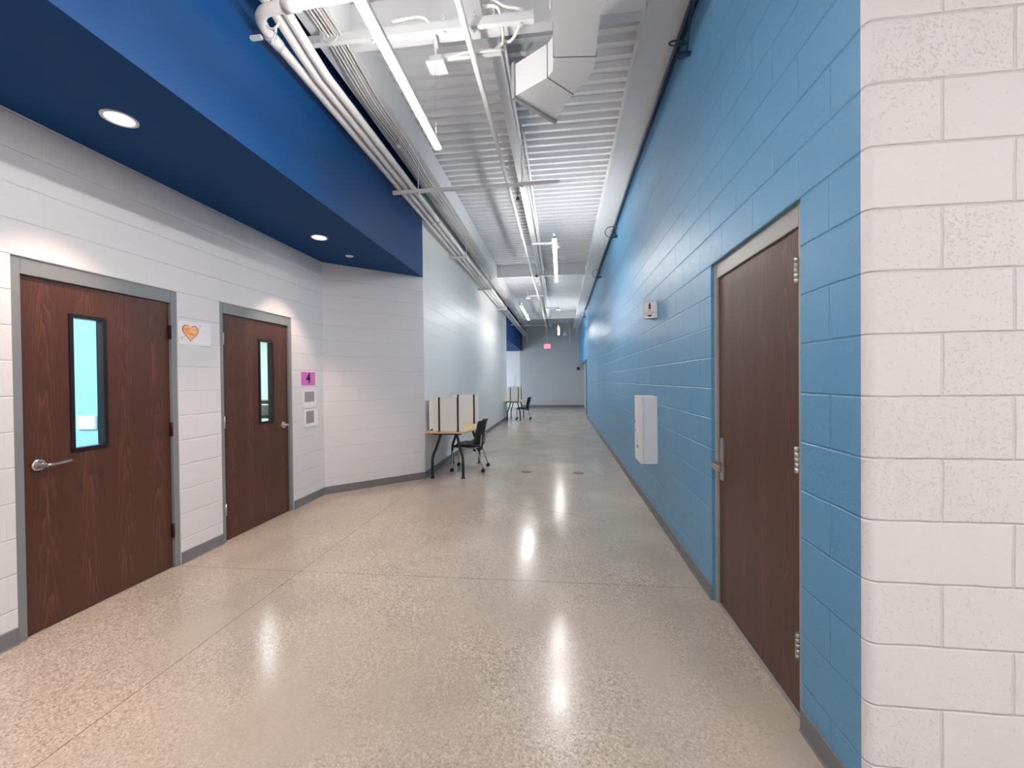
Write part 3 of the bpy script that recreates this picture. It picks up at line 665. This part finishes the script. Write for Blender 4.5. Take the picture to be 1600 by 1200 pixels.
# navy cables and rings along the right wall
for i, (dx, dz, lb) in enumerate(((0.022, 4.185, 'dark blue conduit hugging the top of the blue wall, upper one'), (0.05, 4.16, 'dark blue conduit hugging the top of the blue wall, lower one'))):
    pts = [(XR - dx - 0.006 * math.sin(q * 1.3 + i), -2 + q * 1.2, dz + 0.008 * math.sin(q * 2.1 + i)) for q in range(16)]
    MB().tube(smooth_path(pts, 4), 0.017, 10).build('wall_conduit', MT['blue_cable'], label=lb, cat='conduit')
for yy, r0, lb in ((3.25, 0.06, 'dark blue cable ring on the wall nearest the camera'), (7.25, 0.115, 'dark blue cable ring, second along the blue wall'), (10.05, 0.115, 'dark blue cable ring, third along the blue wall'), (16.4, 0.12, 'dark blue cable ring farthest along the blue wall')):
    s = empty('cable_ring', (XR, yy, 4.1), lb, 'cable ring')
    LP(MB().tube([(0.90 + r0 * math.cos(q * PI / 12) * 1.0, yy + 0.05 * math.sin(q * PI / 12), 4.03 + r0 * math.sin(q * PI / 12)) for q in range(25)], 0.006, 8), 'ring', MT['blue_cable'], s)
    LP(MB().box(XR - 0.10, XR, yy - 0.015, yy + 0.015, 3.935, 3.955), 'bracket', MT['blue_cable'], s)
    LP(MB().tube(smooth_path([(XR - 0.03, yy + .3, 4.15), (XR - 0.02, yy + 0.15, 4.02), (XR - 0.03, yy, 3.96), (XR - 0.06, yy - 0.2, 4.06), (XR - 0.04, yy - 0.4, 4.15)], 6), 0.008, 8), 'slack_cable', MT['blue_cable'], s)

# ------------------------------------------------------------------ supply duct (flat duct with an elbow turning left)
d = empty('supply_duct', (0.115, 2.9, 3.75), 'white rectangular supply duct with elbow and open flanged outlet, top centre right', 'duct')
z0, z1 = 3.75, 4.00
LP(MB().prism([(-0.03, -1.5), (0.262, -1.5), (0.262, 2.93), (-0.03, 2.90)], z0, z1, bev=0.0015), 'straight_section', MT['duct'], d)
outer = [(0.262, 2.934), (0.262, 3.02), (0.238, 3.11), (0.190, 3.195), (0.114, 3.293)]
LP(MB().prism([(-0.03, 2.904)] + outer + [(-0.077, 3.088), (-0.04, 3.03)], z0 + 0.001, z1 - 0.001), 'elbow', MT['duct'], d)
# outlet piece, open at the end: four sheets
a0, a1, b0, b1_ = Vector((-0.077, 3.09)), Vector((0.112, 3.296)), Vector((-0.336, 3.255)), Vector((-0.026, 3.595))
def quadbox(mb, p, q, zlo, zhi, th=0.003):
    n = Vector((-(q - p).y, (q - p).x)).normalized() * th
    mb.prism([tuple(p), tuple(q), tuple(q + n), tuple(p + n)], zlo, zhi)
m = MB(); m.prism([tuple(a0), tuple(a1), tuple(b1_), tuple(b0)], z0, z0 + 0.003).prism([tuple(a0), tuple(a1), tuple(b1_), tuple(b0)], z1 - 0.003, z1)
quadbox(m, a0, b0, z0, z1); quadbox(m, b1_, a1, z0, z1)
LP(m, 'outlet_section', MT['duct'], d)
dn = Vector((-0.74, 0.67)) * 0.03; ev = (b1_ - b0).normalized() * 0.018
m = MB()
p, q = b0 - ev, b1_ + ev
m.prism([tuple(p), tuple(q), tuple(q + dn), tuple(p + dn)], z0 - 0.018, z0).prism([tuple(p), tuple(q), tuple(q + dn), tuple(p + dn)], z1, z1 + 0.018)
m.prism([tuple(p), tuple(b0), tuple(b0 + dn), tuple(p + dn)], z0, z1).prism([tuple(b1_), tuple(q), tuple(q + dn), tuple(b1_ + dn)], z0, z1)
LP(m, 'outlet_flange', MT['frame_r'], d)
m = MB()
for k in range(7):
    zz = z0 + 0.03 + k * 0.032
    m.prism([tuple(b0 + ev * .4), tuple(b1_ - ev * .4), tuple(b1_ - ev * .4 + dn * .6), tuple(b0 + ev * .4 + dn * .6)], zz, zz + 0.004)
LP(m, 'grille', MT['frame'], d)
m = MB()
def seam(p, q, wdt=0.004):
    p, q = Vector(p), Vector(q); t = (q - p).normalized(); n = Vector((-t.y, t.x)) * wdt
    return [tuple(p - t * 0.006), tuple(q + t * 0.006), tuple(q + n + t * .006), tuple(p + n - t * .006)]
m.prism(seam((-0.077, 3.088), (0.114, 3.293)), z0 - 0.004, z1 + 0.004); m.prism(seam((-0.03, 2.902), (0.262, 2.932), 0.003), z0 - 0.003, z1 + 0.003)
LP(m, 'seam', MT['frame'], d)
for yy in (0.8, 2.5):
    m = MB()
    m.cyl((-0.045, yy, z0 - 0.02), (-0.045, yy, Z_DECK), 0.005, 6); m.cyl((0.277, yy, z0 - 0.02), (0.277, yy, Z_DECK), 0.005, 6); m.box(-0.06, 0.29, yy - 0.012, yy + 0.012, z1, z1 + 0.02)
    LP(m, 'hanger', MT['steel'], d)

# ------------------------------------------------------------------ recessed downlights
def spot(loc, power, ang=82, blend=0.45, rad=0.035, col=C_DOWN):
    l = bpy.data.lights.new('downlight_lamp', 'SPOT'); l.energy = power; l.spot_size = math.radians(ang); l.spot_blend = blend
    l.shadow_soft_size = rad; l.color = col
    o = bpy.data.objects.new('downlight_lamp', l); COL.objects.link(o); o.location = loc; return o
def downlight(x, y, label):
    r = empty('recessed_downlight', (x, y, Z_SOF), label, 'light', 'recessed downlights in the blue soffit')
    tr = MB()
    bm = bmesh.new(); segs = 40
    prof_ = [(0.088, 0.0), (0.088, -0.004), (0.080, -0.007), (0.068, -0.004), (0.064, 0.0)]
    rings = [[bm.verts.new((x + rr * math.cos(2 * PI * k / segs), y + rr * math.sin(2 * PI * k / segs), Z_SOF + zz)) for k in range(segs)] for rr, zz in prof_]
    for i in range(len(rings) - 1):
        for k in range(segs): bm.faces.new((rings[i][k], rings[i][(k + 1) % segs], rings[i + 1][(k + 1) % segs], rings[i + 1][k])).smooth = True
    bmesh.ops.recalc_face_normals(bm, faces=bm.faces)
    tr.merge(bm); LP(tr, 'trim_ring', MT['steel'], r)
    LP(MB().cyl((x, y, Z_SOF - 0.002), (x, y, Z_SOF + 0.004), 0.066, 40), 'lens', MT['dl_lens'], r)
    s_ = spot((x, y, Z_SOF - 0.012), DOWN_W); s_.parent = r; s_.location = (0, 0, -0.012)
downlight(-2.58, 2.14, 'large round recessed downlight nearest, above the first left door')
downlight(-2.595, 4.176, 'round recessed downlight above the second left door')
downlight(-2.58, 0.1, 'round recessed downlight beside the camera, out of the picture on the left')
downlight(-2.58, -1.95, 'round recessed downlight behind the camera over the left wall')
s = empty('sprinkler_cover', (-2.613, 4.846, Z_SOF), 'small white round sprinkler cover in the blue soffit near the splayed wall', 'sprinkler')
LP(MB().tube([(-2.613, 4.846, Z_SOF), (-2.613, 4.846, Z_SOF - 0.006)], [0.048, 0.045], 28), 'cover_plate', MT['cabinet'], s)
LP(MB().tube([(-2.613, 4.846, Z_SOF - 0.006), (-2.613, 4.846, Z_SOF - 0.009)], [0.03, 0.027], 28), 'cap', MT['cabinet'], s)

# ------------------------------------------------------------------ paper and signs on the left wall
XW = XL + 0.0015
r = empty('heart_drawing', (XL, 3.15, 1.9), 'white paper drawing of an orange heart with an arrow, between the two left doors', 'drawing')
ya, yb = 2.994, 3.285
def curl(t): return 0.020 * max(0.0, (t - 0.55) / 0.45) ** 2
pp = [(XL + 0.0006 + curl(k / 12), ya + (yb - ya) * k / 12) for k in range(13)]
pp += [(XL + 0.0022 + curl(k / 12), ya + (yb - ya) * k / 12) for k in range(12, -1, -1)]
LP(MB().prism(pp, 1.815, 2.01), 'paper', MT['paper'], r)
def heart(s, yc, zc, n=48):
    o = []
    for k in range(n):
        t = 2 * PI * k / n; o.append((yc + s * 16 * math.sin(t) ** 3 / 16, zc + s * (13 * math.cos(t) - 5 * math.cos(2 * t) - 2 * math.cos(3 * t) - math.cos(4 * t)) / 15.5))
    return o
LP(MB().prism(heart(0.077, 3.103, 1.918), XW + 0.0012, XW + 0.0024, 'X'), 'heart_outline', MT['orange_ink'], r)
LP(MB().prism(heart(0.070, 3.103, 1.918), XW + 0.0020, XW + 0.0034, 'X'), 'heart', MT['heart'], r)
m = MB()
for (ya_, za_, yb_, zb_) in ((3.01, 1.858, 3.055, 1.885), (3.012, 1.875, 3.03, 1.845), (3.185, 1.965, 3.215, 1.985), (3.215, 1.985, 3.22, 1.955), (3.19, 1.99, 3.235, 1.96)):
    m.tube([(XW + 0.003, ya_, za_), (XW + 0.003, yb_, zb_)], 0.0012, 5)
LP(m, 'arrow_drawing', MT['greyprint'], r)
r = empty('number_card', (XL, 4.71, 1.53), 'pink card with a bold black number 4 on the left wall', 'sign')
LP(MB().box(XL, XW + 0.0008, 4.575, 4.852, 1.447, 1.612), 'card', MT['pink'], r)
t4 = text('digit', '4', 0.165, MT['ink'], (XW + 0.0022, 4.715, 1.53), (0, 1, 0), bold=0.006, sx=0.95); LT_(t4, r)
r = empty('framed_notice', (XL, 4.72, 1.275), 'upper white notice with a grey picture under the pink number card', 'notice')
LP(MB().box(XL, XL + 0.012, 4.60, 4.86, 1.165, 1.385, bev=0.0015), 'sheet', MT['cabinet'], r)
LP(MB().box(XL + 0.012, XL + 0.0135, 4.62, 4.815, 1.245, 1.37), 'picture', MT['greyprint'], r)
r = empty('framed_notice', (XL, 4.74, 1.05), 'lower white notice with a pale grey picture, beneath the other notice', 'notice')
LP(MB().box(XL, XL + 0.012, 4.62, 4.885, 0.935, 1.155, bev=0.0015), 'sheet', MT['cabinet'], r)
LP(MB().box(XL + 0.012, XL + 0.0135, 4.645, 4.80, 0.98, 1.13), 'picture', MT['greyprint'], r)

# ------------------------------------------------------------------ extinguisher cabinet and sign
dx = 0.17
r = empty('extinguisher_cabinet', (XR, 4.56, 0.6), 'white extinguisher cabinet mounted on the blue wall', 'cabinet')
LP(MB().box(XR - dx + 0.03, XR, 4.39, 4.74, 0.597, 1.302, bev=0.003), 'body', MT['cabinet'], r)
dr = LP(MB().box(XR - dx, XR - dx + 0.028, 4.388, 4.742, 0.595, 1.304, bev=0.004), 'door', MT['cabinet'], r)
LP(MB().box(XR - dx - 0.002, XR - dx + 0.002, 4.50, 4.63, 0.66, 1.25, bev=0.001), 'window_strip', MT['panel'], dr)
LP(MB().box(XR - dx - 0.012, XR - dx, 4.69, 4.715, 1.005, 1.025).box(XR - dx - 0.012, XR - dx, 4.69, 4.715, 0.905, 0.925), 'latch', MT['chrome'], dr)
LP(MB().box(XR - dx - 0.0035, XR - dx - 0.002, 4.53, 4.60, 0.735, 0.775).prism([(4.56, 0.80), (4.585, 0.80), (4.57, 0.835)], XR - dx - 0.0035, XR - dx - 0.002, 'X'), 'decal', MT['frame'], dr)
# projecting V sign
r = empty('extinguisher_sign', (XR, 4.45, 2.2), 'projecting white and red fire extinguisher sign above the cabinet', 'sign')
A, B_, C_ = (XR, 4.385), (XR - 0.135, 4.44), (XR, 4.55)
zb, zt = 2.12, 2.30
m = MB(); m.prism([A, B_, (B_[0], B_[1] + .004), (A[0], A[1] + .004)], zb, zt); m.prism([B_, C_, (C_[0], C_[1] - .004), (B_[0] + .004, B_[1])], zb, zt)
LP(m, 'panel', MT['cabinet'], r)
ux = Vector((A[0] - B_[0], A[1] - B_[1], 0)); L_ = ux.length; ux.normalize(); nn = ux.cross(Vector((0, 0, 1)))
def on_sign(pts2):
    bm = bmesh.new(); base = Vector((B_[0], B_[1], 0))
    f1 = [bm.verts.new(base + ux * p_[0] + nn * 0.0008 + Vector((0, 0, p_[1]))) for p_ in pts2]
    f2 = [bm.verts.new(base + ux * p_[0] + nn * 0.0018 + Vector((0, 0, p_[1]))) for p_ in pts2]
    bm.faces.new(f1); bm.faces.new(f2[::-1])
    for i in range(len(pts2)): bm.faces.new((f1[i], f2[i], f2[(i + 1) % len(pts2)], f1[(i + 1) % len(pts2)]))
    bmesh.ops.recalc_face_normals(bm, faces=bm.faces); return bm
cx_ = L_ * 0.5
m = MB()
m.merge(on_sign([(cx_ - 0.011, 2.215), (cx_ + 0.011, 2.215), (cx_ + 0.011, 2.265), (cx_ + 0.004, 2.275), (cx_ + 0.003, 2.283), (cx_ - 0.004, 2.283), (cx_ - 0.004, 2.275), (cx_ - 0.011, 2.265)]))
LP(m, 'extinguisher_symbol', MT['dkred'], r)
LP(MB().merge(on_sign([(cx_ - 0.032, 2.155), (cx_, 2.133), (cx_ + 0.032, 2.155)])), 'arrow', MT['dkred'], r)
bx = MB()
for q in ([(0.012, 2.165), (L_ - 0.012, 2.165), (L_ - 0.012, 2.1665), (0.012, 2.1665)], [(0.012, 2.287), (L_ - 0.012, 2.287), (L_ - 0.012, 2.2885), (0.012, 2.2885)], [(0.012, 2.165), (0.0135, 2.165), (0.0135, 2.2885), (0.012, 2.2885)], [(L_ - 0.0135, 2.165), (L_ - 0.012, 2.165), (L_ - 0.012, 2.2885), (L_ - 0.0135, 2.2885)]):
    bx.merge(on_sign(q))
LP(bx, 'border', MT['red'], r)
pc = Vector((B_[0], B_[1], 0)) + ux * cx_ + nn * 0.0012
for s_, zz, sz in (('FIRE', 2.198, 0.018), ('EXTINGUISHER', 2.180, 0.0135)):
    tt = text('lettering', s_, sz, MT['red'], (pc.x, pc.y, zz), tuple(ux), ext=0.0004); LT_(tt, r)

# ------------------------------------------------------------------ desks with dividers
def make_desk(y0, label, depthy=1.30):
    """student table against the left corridor wall"""
    r = empty('study_desk', (XS + 0.32, y0 + depthy / 2, 0), label, 'desk')
    ZT = 0.715
    xw = XS + 0.012
    LP(MB().prism([(xw, y0), (-1.435, y0), (-1.36, y0 + 0.42), (-1.36, y0 + depthy - 0.42), (-1.435, y0 + depthy), (xw, y0 + depthy)], ZT - 0.024, ZT, bev=0.004), 'table_top', MT['maple'], r)
    LP(MB().box(xw + 0.08, -1.52, y0 + 0.12, y0 + 0.16, ZT - 0.06, ZT - 0.024).box(xw + 0.08, -1.52, y0 + depthy - 0.16, y0 + depthy - 0.12, ZT - 0.06, ZT - 0.024), 'support_rail', MT['blackmetal'], r)
    for (fx, fy, tx, ty) in ((-1.96, y0 + 0.07, -1.835, y0 + 0.13), (-1.49, y0 + 0.10, -1.60, y0 + 0.15), (-1.96, y0 + depthy - 0.07, -1.835, y0 + depthy - 0.13), (-1.47, y0 + depthy - 0.06, -1.60, y0 + depthy - 0.15)):
        lg = LP(MB().tube(smooth_path([(tx, ty, ZT - 0.03), (tx * .45 + fx * .55, ty * .45 + fy * .55, 0.46), (fx * .93 + tx * .07, fy * .93 + ty * .07, 0.33), (fx, fy, 0.2), (fx, fy, 0.025)], 5), 0.021, 14), 'leg', MT['blackmetal'], r)
        LP(MB().tube([(fx, fy, 0.0), (fx, fy, 0.012), (fx, fy, 0.024)], [0.038, 0.034, 0.015], 18), 'foot', MT['blackmetal'], lg)
    return r
def make_screen(x0, x1, y, label):
    """standing privacy panel across the desk"""
    r = empty('privacy_screen', ((x0 + x1) / 2, y, 0.715), label, 'screen')
    LP(MB().box(x0, x1, y - 0.004, y + 0.004, 0.725, 1.228, bev=0.002), 'panel', MT['panel'], r)
    for xx in (x0 + 0.10, x1 - 0.075):
        p_ = LP(MB().box(xx - 0.013, xx + 0.013, y - 0.018, y + 0.012, 0.715, 1.236, bev=0.003), 'post', MT['black'], r)
        LP(MB().box(xx - 0.018, xx + 0.018, y - 0.04, y + 0.03, 0.7155, 0.729, bev=0.003), 'foot', MT['black'], p_)
    return r
def make_side_screen(y0, y1, label):
    x = XS + 0.05
    r = empty('privacy_screen', (x, (y0 + y1) / 2, 0.715), label, 'screen')
    LP(MB().box(x - 0.004, x + 0.004, y0, y1, 0.725, 1.228, bev=0.002), 'panel', MT['panel'], r)
    for yy in (y0 + 0.08, y1 - 0.08):
        LP(MB().box(x - 0.014, x + 0.016, yy - 0.012, yy + 0.012, 0.715, 1.232, bev=0.003), 'post', MT['panel'], r)
        LP(MB().box(x - 0.03, x + 0.035, yy - 0.02, yy + 0.02, 0.7155, 0.735, bev=0.003), 'foot', MT['black'], r)
    return r
Y_D = 5.965
make_desk(Y_D, 'pale maple study desk with black splayed legs, nearest, at the wall corner')
make_screen(-1.94, -1.475, Y_D + 0.06, 'white privacy screen standing on the near edge of the nearest desk')
make_screen(-1.94, -1.475, Y_D + 1.22, 'white privacy screen standing on the far edge of the nearest desk')
make_side_screen(Y_D + 0.12, Y_D + 1.16, 'white privacy screen along the wall on the nearest desk')
Y_E = 14.78
make_desk(Y_E, 'distant study desk with black legs near the end of the white wall')
make_screen(-1.94, -1.475, Y_E + 0.06, 'white privacy screen on the near edge of the distant desk')
make_screen(-1.94, -1.475, Y_E + 1.22, 'white privacy screen on the far edge of the distant desk')

def make_chair(cx, cy, label):
    """black chair, chrome tube legs on casters, facing the wall (-x). modelled around origin then placed"""
    r = empty('task_chair', (cx, cy, 0), label, 'chair')
    def P(mb, name, mat, par=None):
        return mb.build(name, mat, par or r)
    # seat: curved pad
    bm = bmesh.new(); nx, ny = 10, 8; top = []; 
    for i in range(nx + 1):
        row = []
        for j in range(ny + 1):
            u = i / nx; v = j / ny; wv = 0.215 - 0.02 * abs(u - 0.5)
            xx = -0.25 + 0.47 * u; yy = (v * 2 - 1) * wv * (1 - 0.25 * max(0, 0.25 - u) * 4 * abs(v * 2 - 1) ** 3)
            zz = 0.445 - 0.018 * (1 - (v * 2 - 1) ** 2) - 0.035 * max(0, 0.3 - u) ** 1.2 * 3 + 0.0
            row.append(bm.verts.new((xx, yy, zz)))
        top.append(row)
    for i in range(nx):
        for j in range(ny): bm.faces.new((top[i][j], top[i + 1][j], top[i + 1][j + 1], top[i][j + 1])).smooth = True
    bmesh.ops.recalc_face_normals(bm, faces=bm.faces)
    bmesh.ops.solidify(bm, geom=bm.faces[:], thickness=0.035)
    P(MB().merge(bm), 'seat', MT['black'])
    # backrest: curved mesh panel, upright and slightly reclined
    bm = bmesh.new(); g = []
    for i in range(9):
        row = []
        for j in range(9):
            u = i / 8; v = j / 8 * 2 - 1
            zz = 0.33 + 0.50 * u; hw = 0.185 + 0.03 * math.sin(u * 2.2)
            xx = 0.225 + 0.085 * u ** 1.5 - 0.115 * v * v
            row.append(bm.verts.new((xx, v * hw, zz - 0.012 * v * v * u)))
        g.append(row)
    for i in range(8):
        for j in range(8): bm.faces.new((g[i][j], g[i + 1][j], g[i + 1][j + 1], g[i][j + 1])).smooth = True
    bmesh.ops.recalc_face_normals(bm, faces=bm.faces)
    bmesh.ops.solidify(bm, geom=bm.faces[:], thickness=0.014)
    bk = P(MB().merge(bm), 'backrest', MT['black'])
    P(MB().tube(smooth_path([(0.215, -0.19, 0.815), (0.285, -0.1, 0.829), (0.31, 0, 0.834), (0.285, 0.1, 0.829), (0.215, 0.19, 0.815)], 5), 0.012, 10), 'top_rail', MT['black'], bk)
    P(MB().box(-0.2, 0.2, -0.16, 0.16, 0.385, 0.405, bev=0.006), 'seat_pan', MT['black'])
    for sy in (-1, 1):
        lg = P(MB().tube(smooth_path([(-0.02, sy * 0.17, 0.385), (-0.16, sy * 0.20, 0.385), (-0.225, sy * 0.218, 0.34), (-0.235, sy * 0.225, 0.2), (-0.245, sy * 0.228, 0.065)], 6), 0.0105, 10), 'leg', MT['chrome'])
        caster(P, -0.245, sy * 0.228, lg)
        lg = P(MB().tube(smooth_path([(0.02, sy * 0.17, 0.385), (0.13, sy * 0.19, 0.38), (0.19, sy * 0.205, 0.30), (0.225, sy * 0.217, 0.18), (0.27, sy * 0.225, 0.065)], 6), 0.0105, 10), 'leg', MT['chrome'])
        caster(P, 0.27, sy * 0.225, lg)
        P(MB().tube(smooth_path([(0.10, sy * 0.18, 0.39), (0.19, sy * 0.18, 0.40), (0.225, sy * 0.175, 0.46), (0.24, sy * 0.17, 0.60)], 5), 0.011, 8), 'back_support', MT['chrome'])
    return r
def caster(P, x, y, par):
    w_ = MB(); w_.cyl((x, y - 0.022, 0.03), (x, y - 0.004, 0.03), 0.03, 20); w_.cyl((x, y + 0.004, 0.03), (x, y + 0.022, 0.03), 0.03, 20)
    w_.cyl((x, y, 0.03), (x, y, 0.068), 0.012, 10)
    w_.tube([(x - 0.022, y, 0.03), (x - 0.014, y, 0.05), (x, y, 0.056), (x + 0.014, y, 0.05), (x + 0.022, y, 0.03)], 0.007, 8)
    P(w_, 'caster', MT['black'], par)
ch = make_chair(-1.53, 6.70, 'black chair on casters pulled up to the nearest desk')
c2 = copy_tree(ch); c2.location = (-1.42, 15.35, 0); c2['label'] = 'black chair at the distant desk'

# ------------------------------------------------------------------ far end details
ex = empty('exit_sign', (-0.646, 20, 3.115), 'red EXIT sign hanging before the far end wall', 'sign')
LP(MB().box(-0.80, -0.49, 19.97, 20.03, 3.01, 3.22, bev=0.006), 'housing', MT['exit'], ex)
tt = text('lettering', 'EXIT', 0.17, MT['exit_txt'], (-0.645, 19.968, 3.115), (1, 0, 0), bold=0.004); LT_(tt, ex)
LP(MB().cyl((-0.646, 20, 3.22), (-0.646, 20, Z_DECK), 0.012, 8), 'stem', MT['steel'], ex)
for x, y, z, lb in ((-1.70, 21.0, 3.33, 'white pendant sprinkler drop left of the red sign'), (0.47, 21.0, 3.30, 'white pendant sprinkler drop right of the red sign'), (-0.75, 20.6, 3.72, 'short white sprinkler drop just above the red sign'), (0.82, 21.0, 3.80, 'short white sprinkler drop near the blue wall end')):
    s = empty('sprinkler_drop', (x, y, z), lb, 'sprinkler')
    LP(MB().cyl((x, y, z + 0.05), (x, y, Z_DECK), 0.018, 10), 'drop_pipe', MT['pipe'], s)
    LP(MB().tube([(x, y, z - 0.03), (x, y, z + 0.02), (x, y, z + 0.06)], [0.07, 0.045, 0.02], 14), 'head', MT['chrome'], s)
s = empty('ceiling_bell', (0.24, 21.0, 3.8), 'small white bell-shaped fitting hanging right of the farthest light', 'fitting')
LP(MB().cyl((0.24, 21, 3.88), (0.24, 21, Z_DECK), 0.012, 8), 'stem', MT['steel'], s)
LP(MB().tube([(0.24, 21, 3.74), (0.24, 21, 3.82), (0.24, 21, 3.92)], [0.11, 0.08, 0.03], 14), 'shade', MT['cabinet'], s)
s = empty('dome_camera', (0.93, Y_END, 2.06), 'small black dome camera on the far end wall', 'camera')
LP(MB().tube([(0.93, Y_END, 2.06), (0.93, Y_END - 0.04, 2.06)], 0.095, 20), 'mount', MT['frame'], s)
LP(MB().tube([(0.93, Y_END - 0.04, 2.06), (0.93, Y_END - 0.07, 2.06), (0.93, Y_END - 0.10, 2.06), (0.93, Y_END - 0.115, 2.06)], [0.085, 0.075, 0.05, 0.015], 20), 'dome', MT['black'], s)
MB().box(-2.93, -2.50, Y_END - 0.02, Y_END, 1.05, 1.80).build('notice_board', MT['cabinet'], label='pale white board on the wall of the far left recess', cat='board')
MB().box(-3.6, -2.2, Y_END - 0.006, Y_END, 0, Z_SOF).build('trim_1', MT['cmu_corr'], label='white block face at the back of the far left recess', cat='wall', kind='structure')

# floor cleanout covers
for x, y, lb in ((0.267, 6.547, 'round dark metal floor cleanout cover, right one'), (-0.562, 6.576, 'round metal floor cleanout cover, left one')):
    s = empty('floor_cleanout', (x, y, 0), lb, 'floor cover')
    LP(MB().tube([(x, y, 0), (x, y, 0.003)], [0.085, 0.083], 28), 'ring', MT['cover'], s)
    LP(MB().tube([(x, y, 0.003), (x, y, 0.0045)], [0.07, 0.069], 28), 'lid', MT['cover'], s)
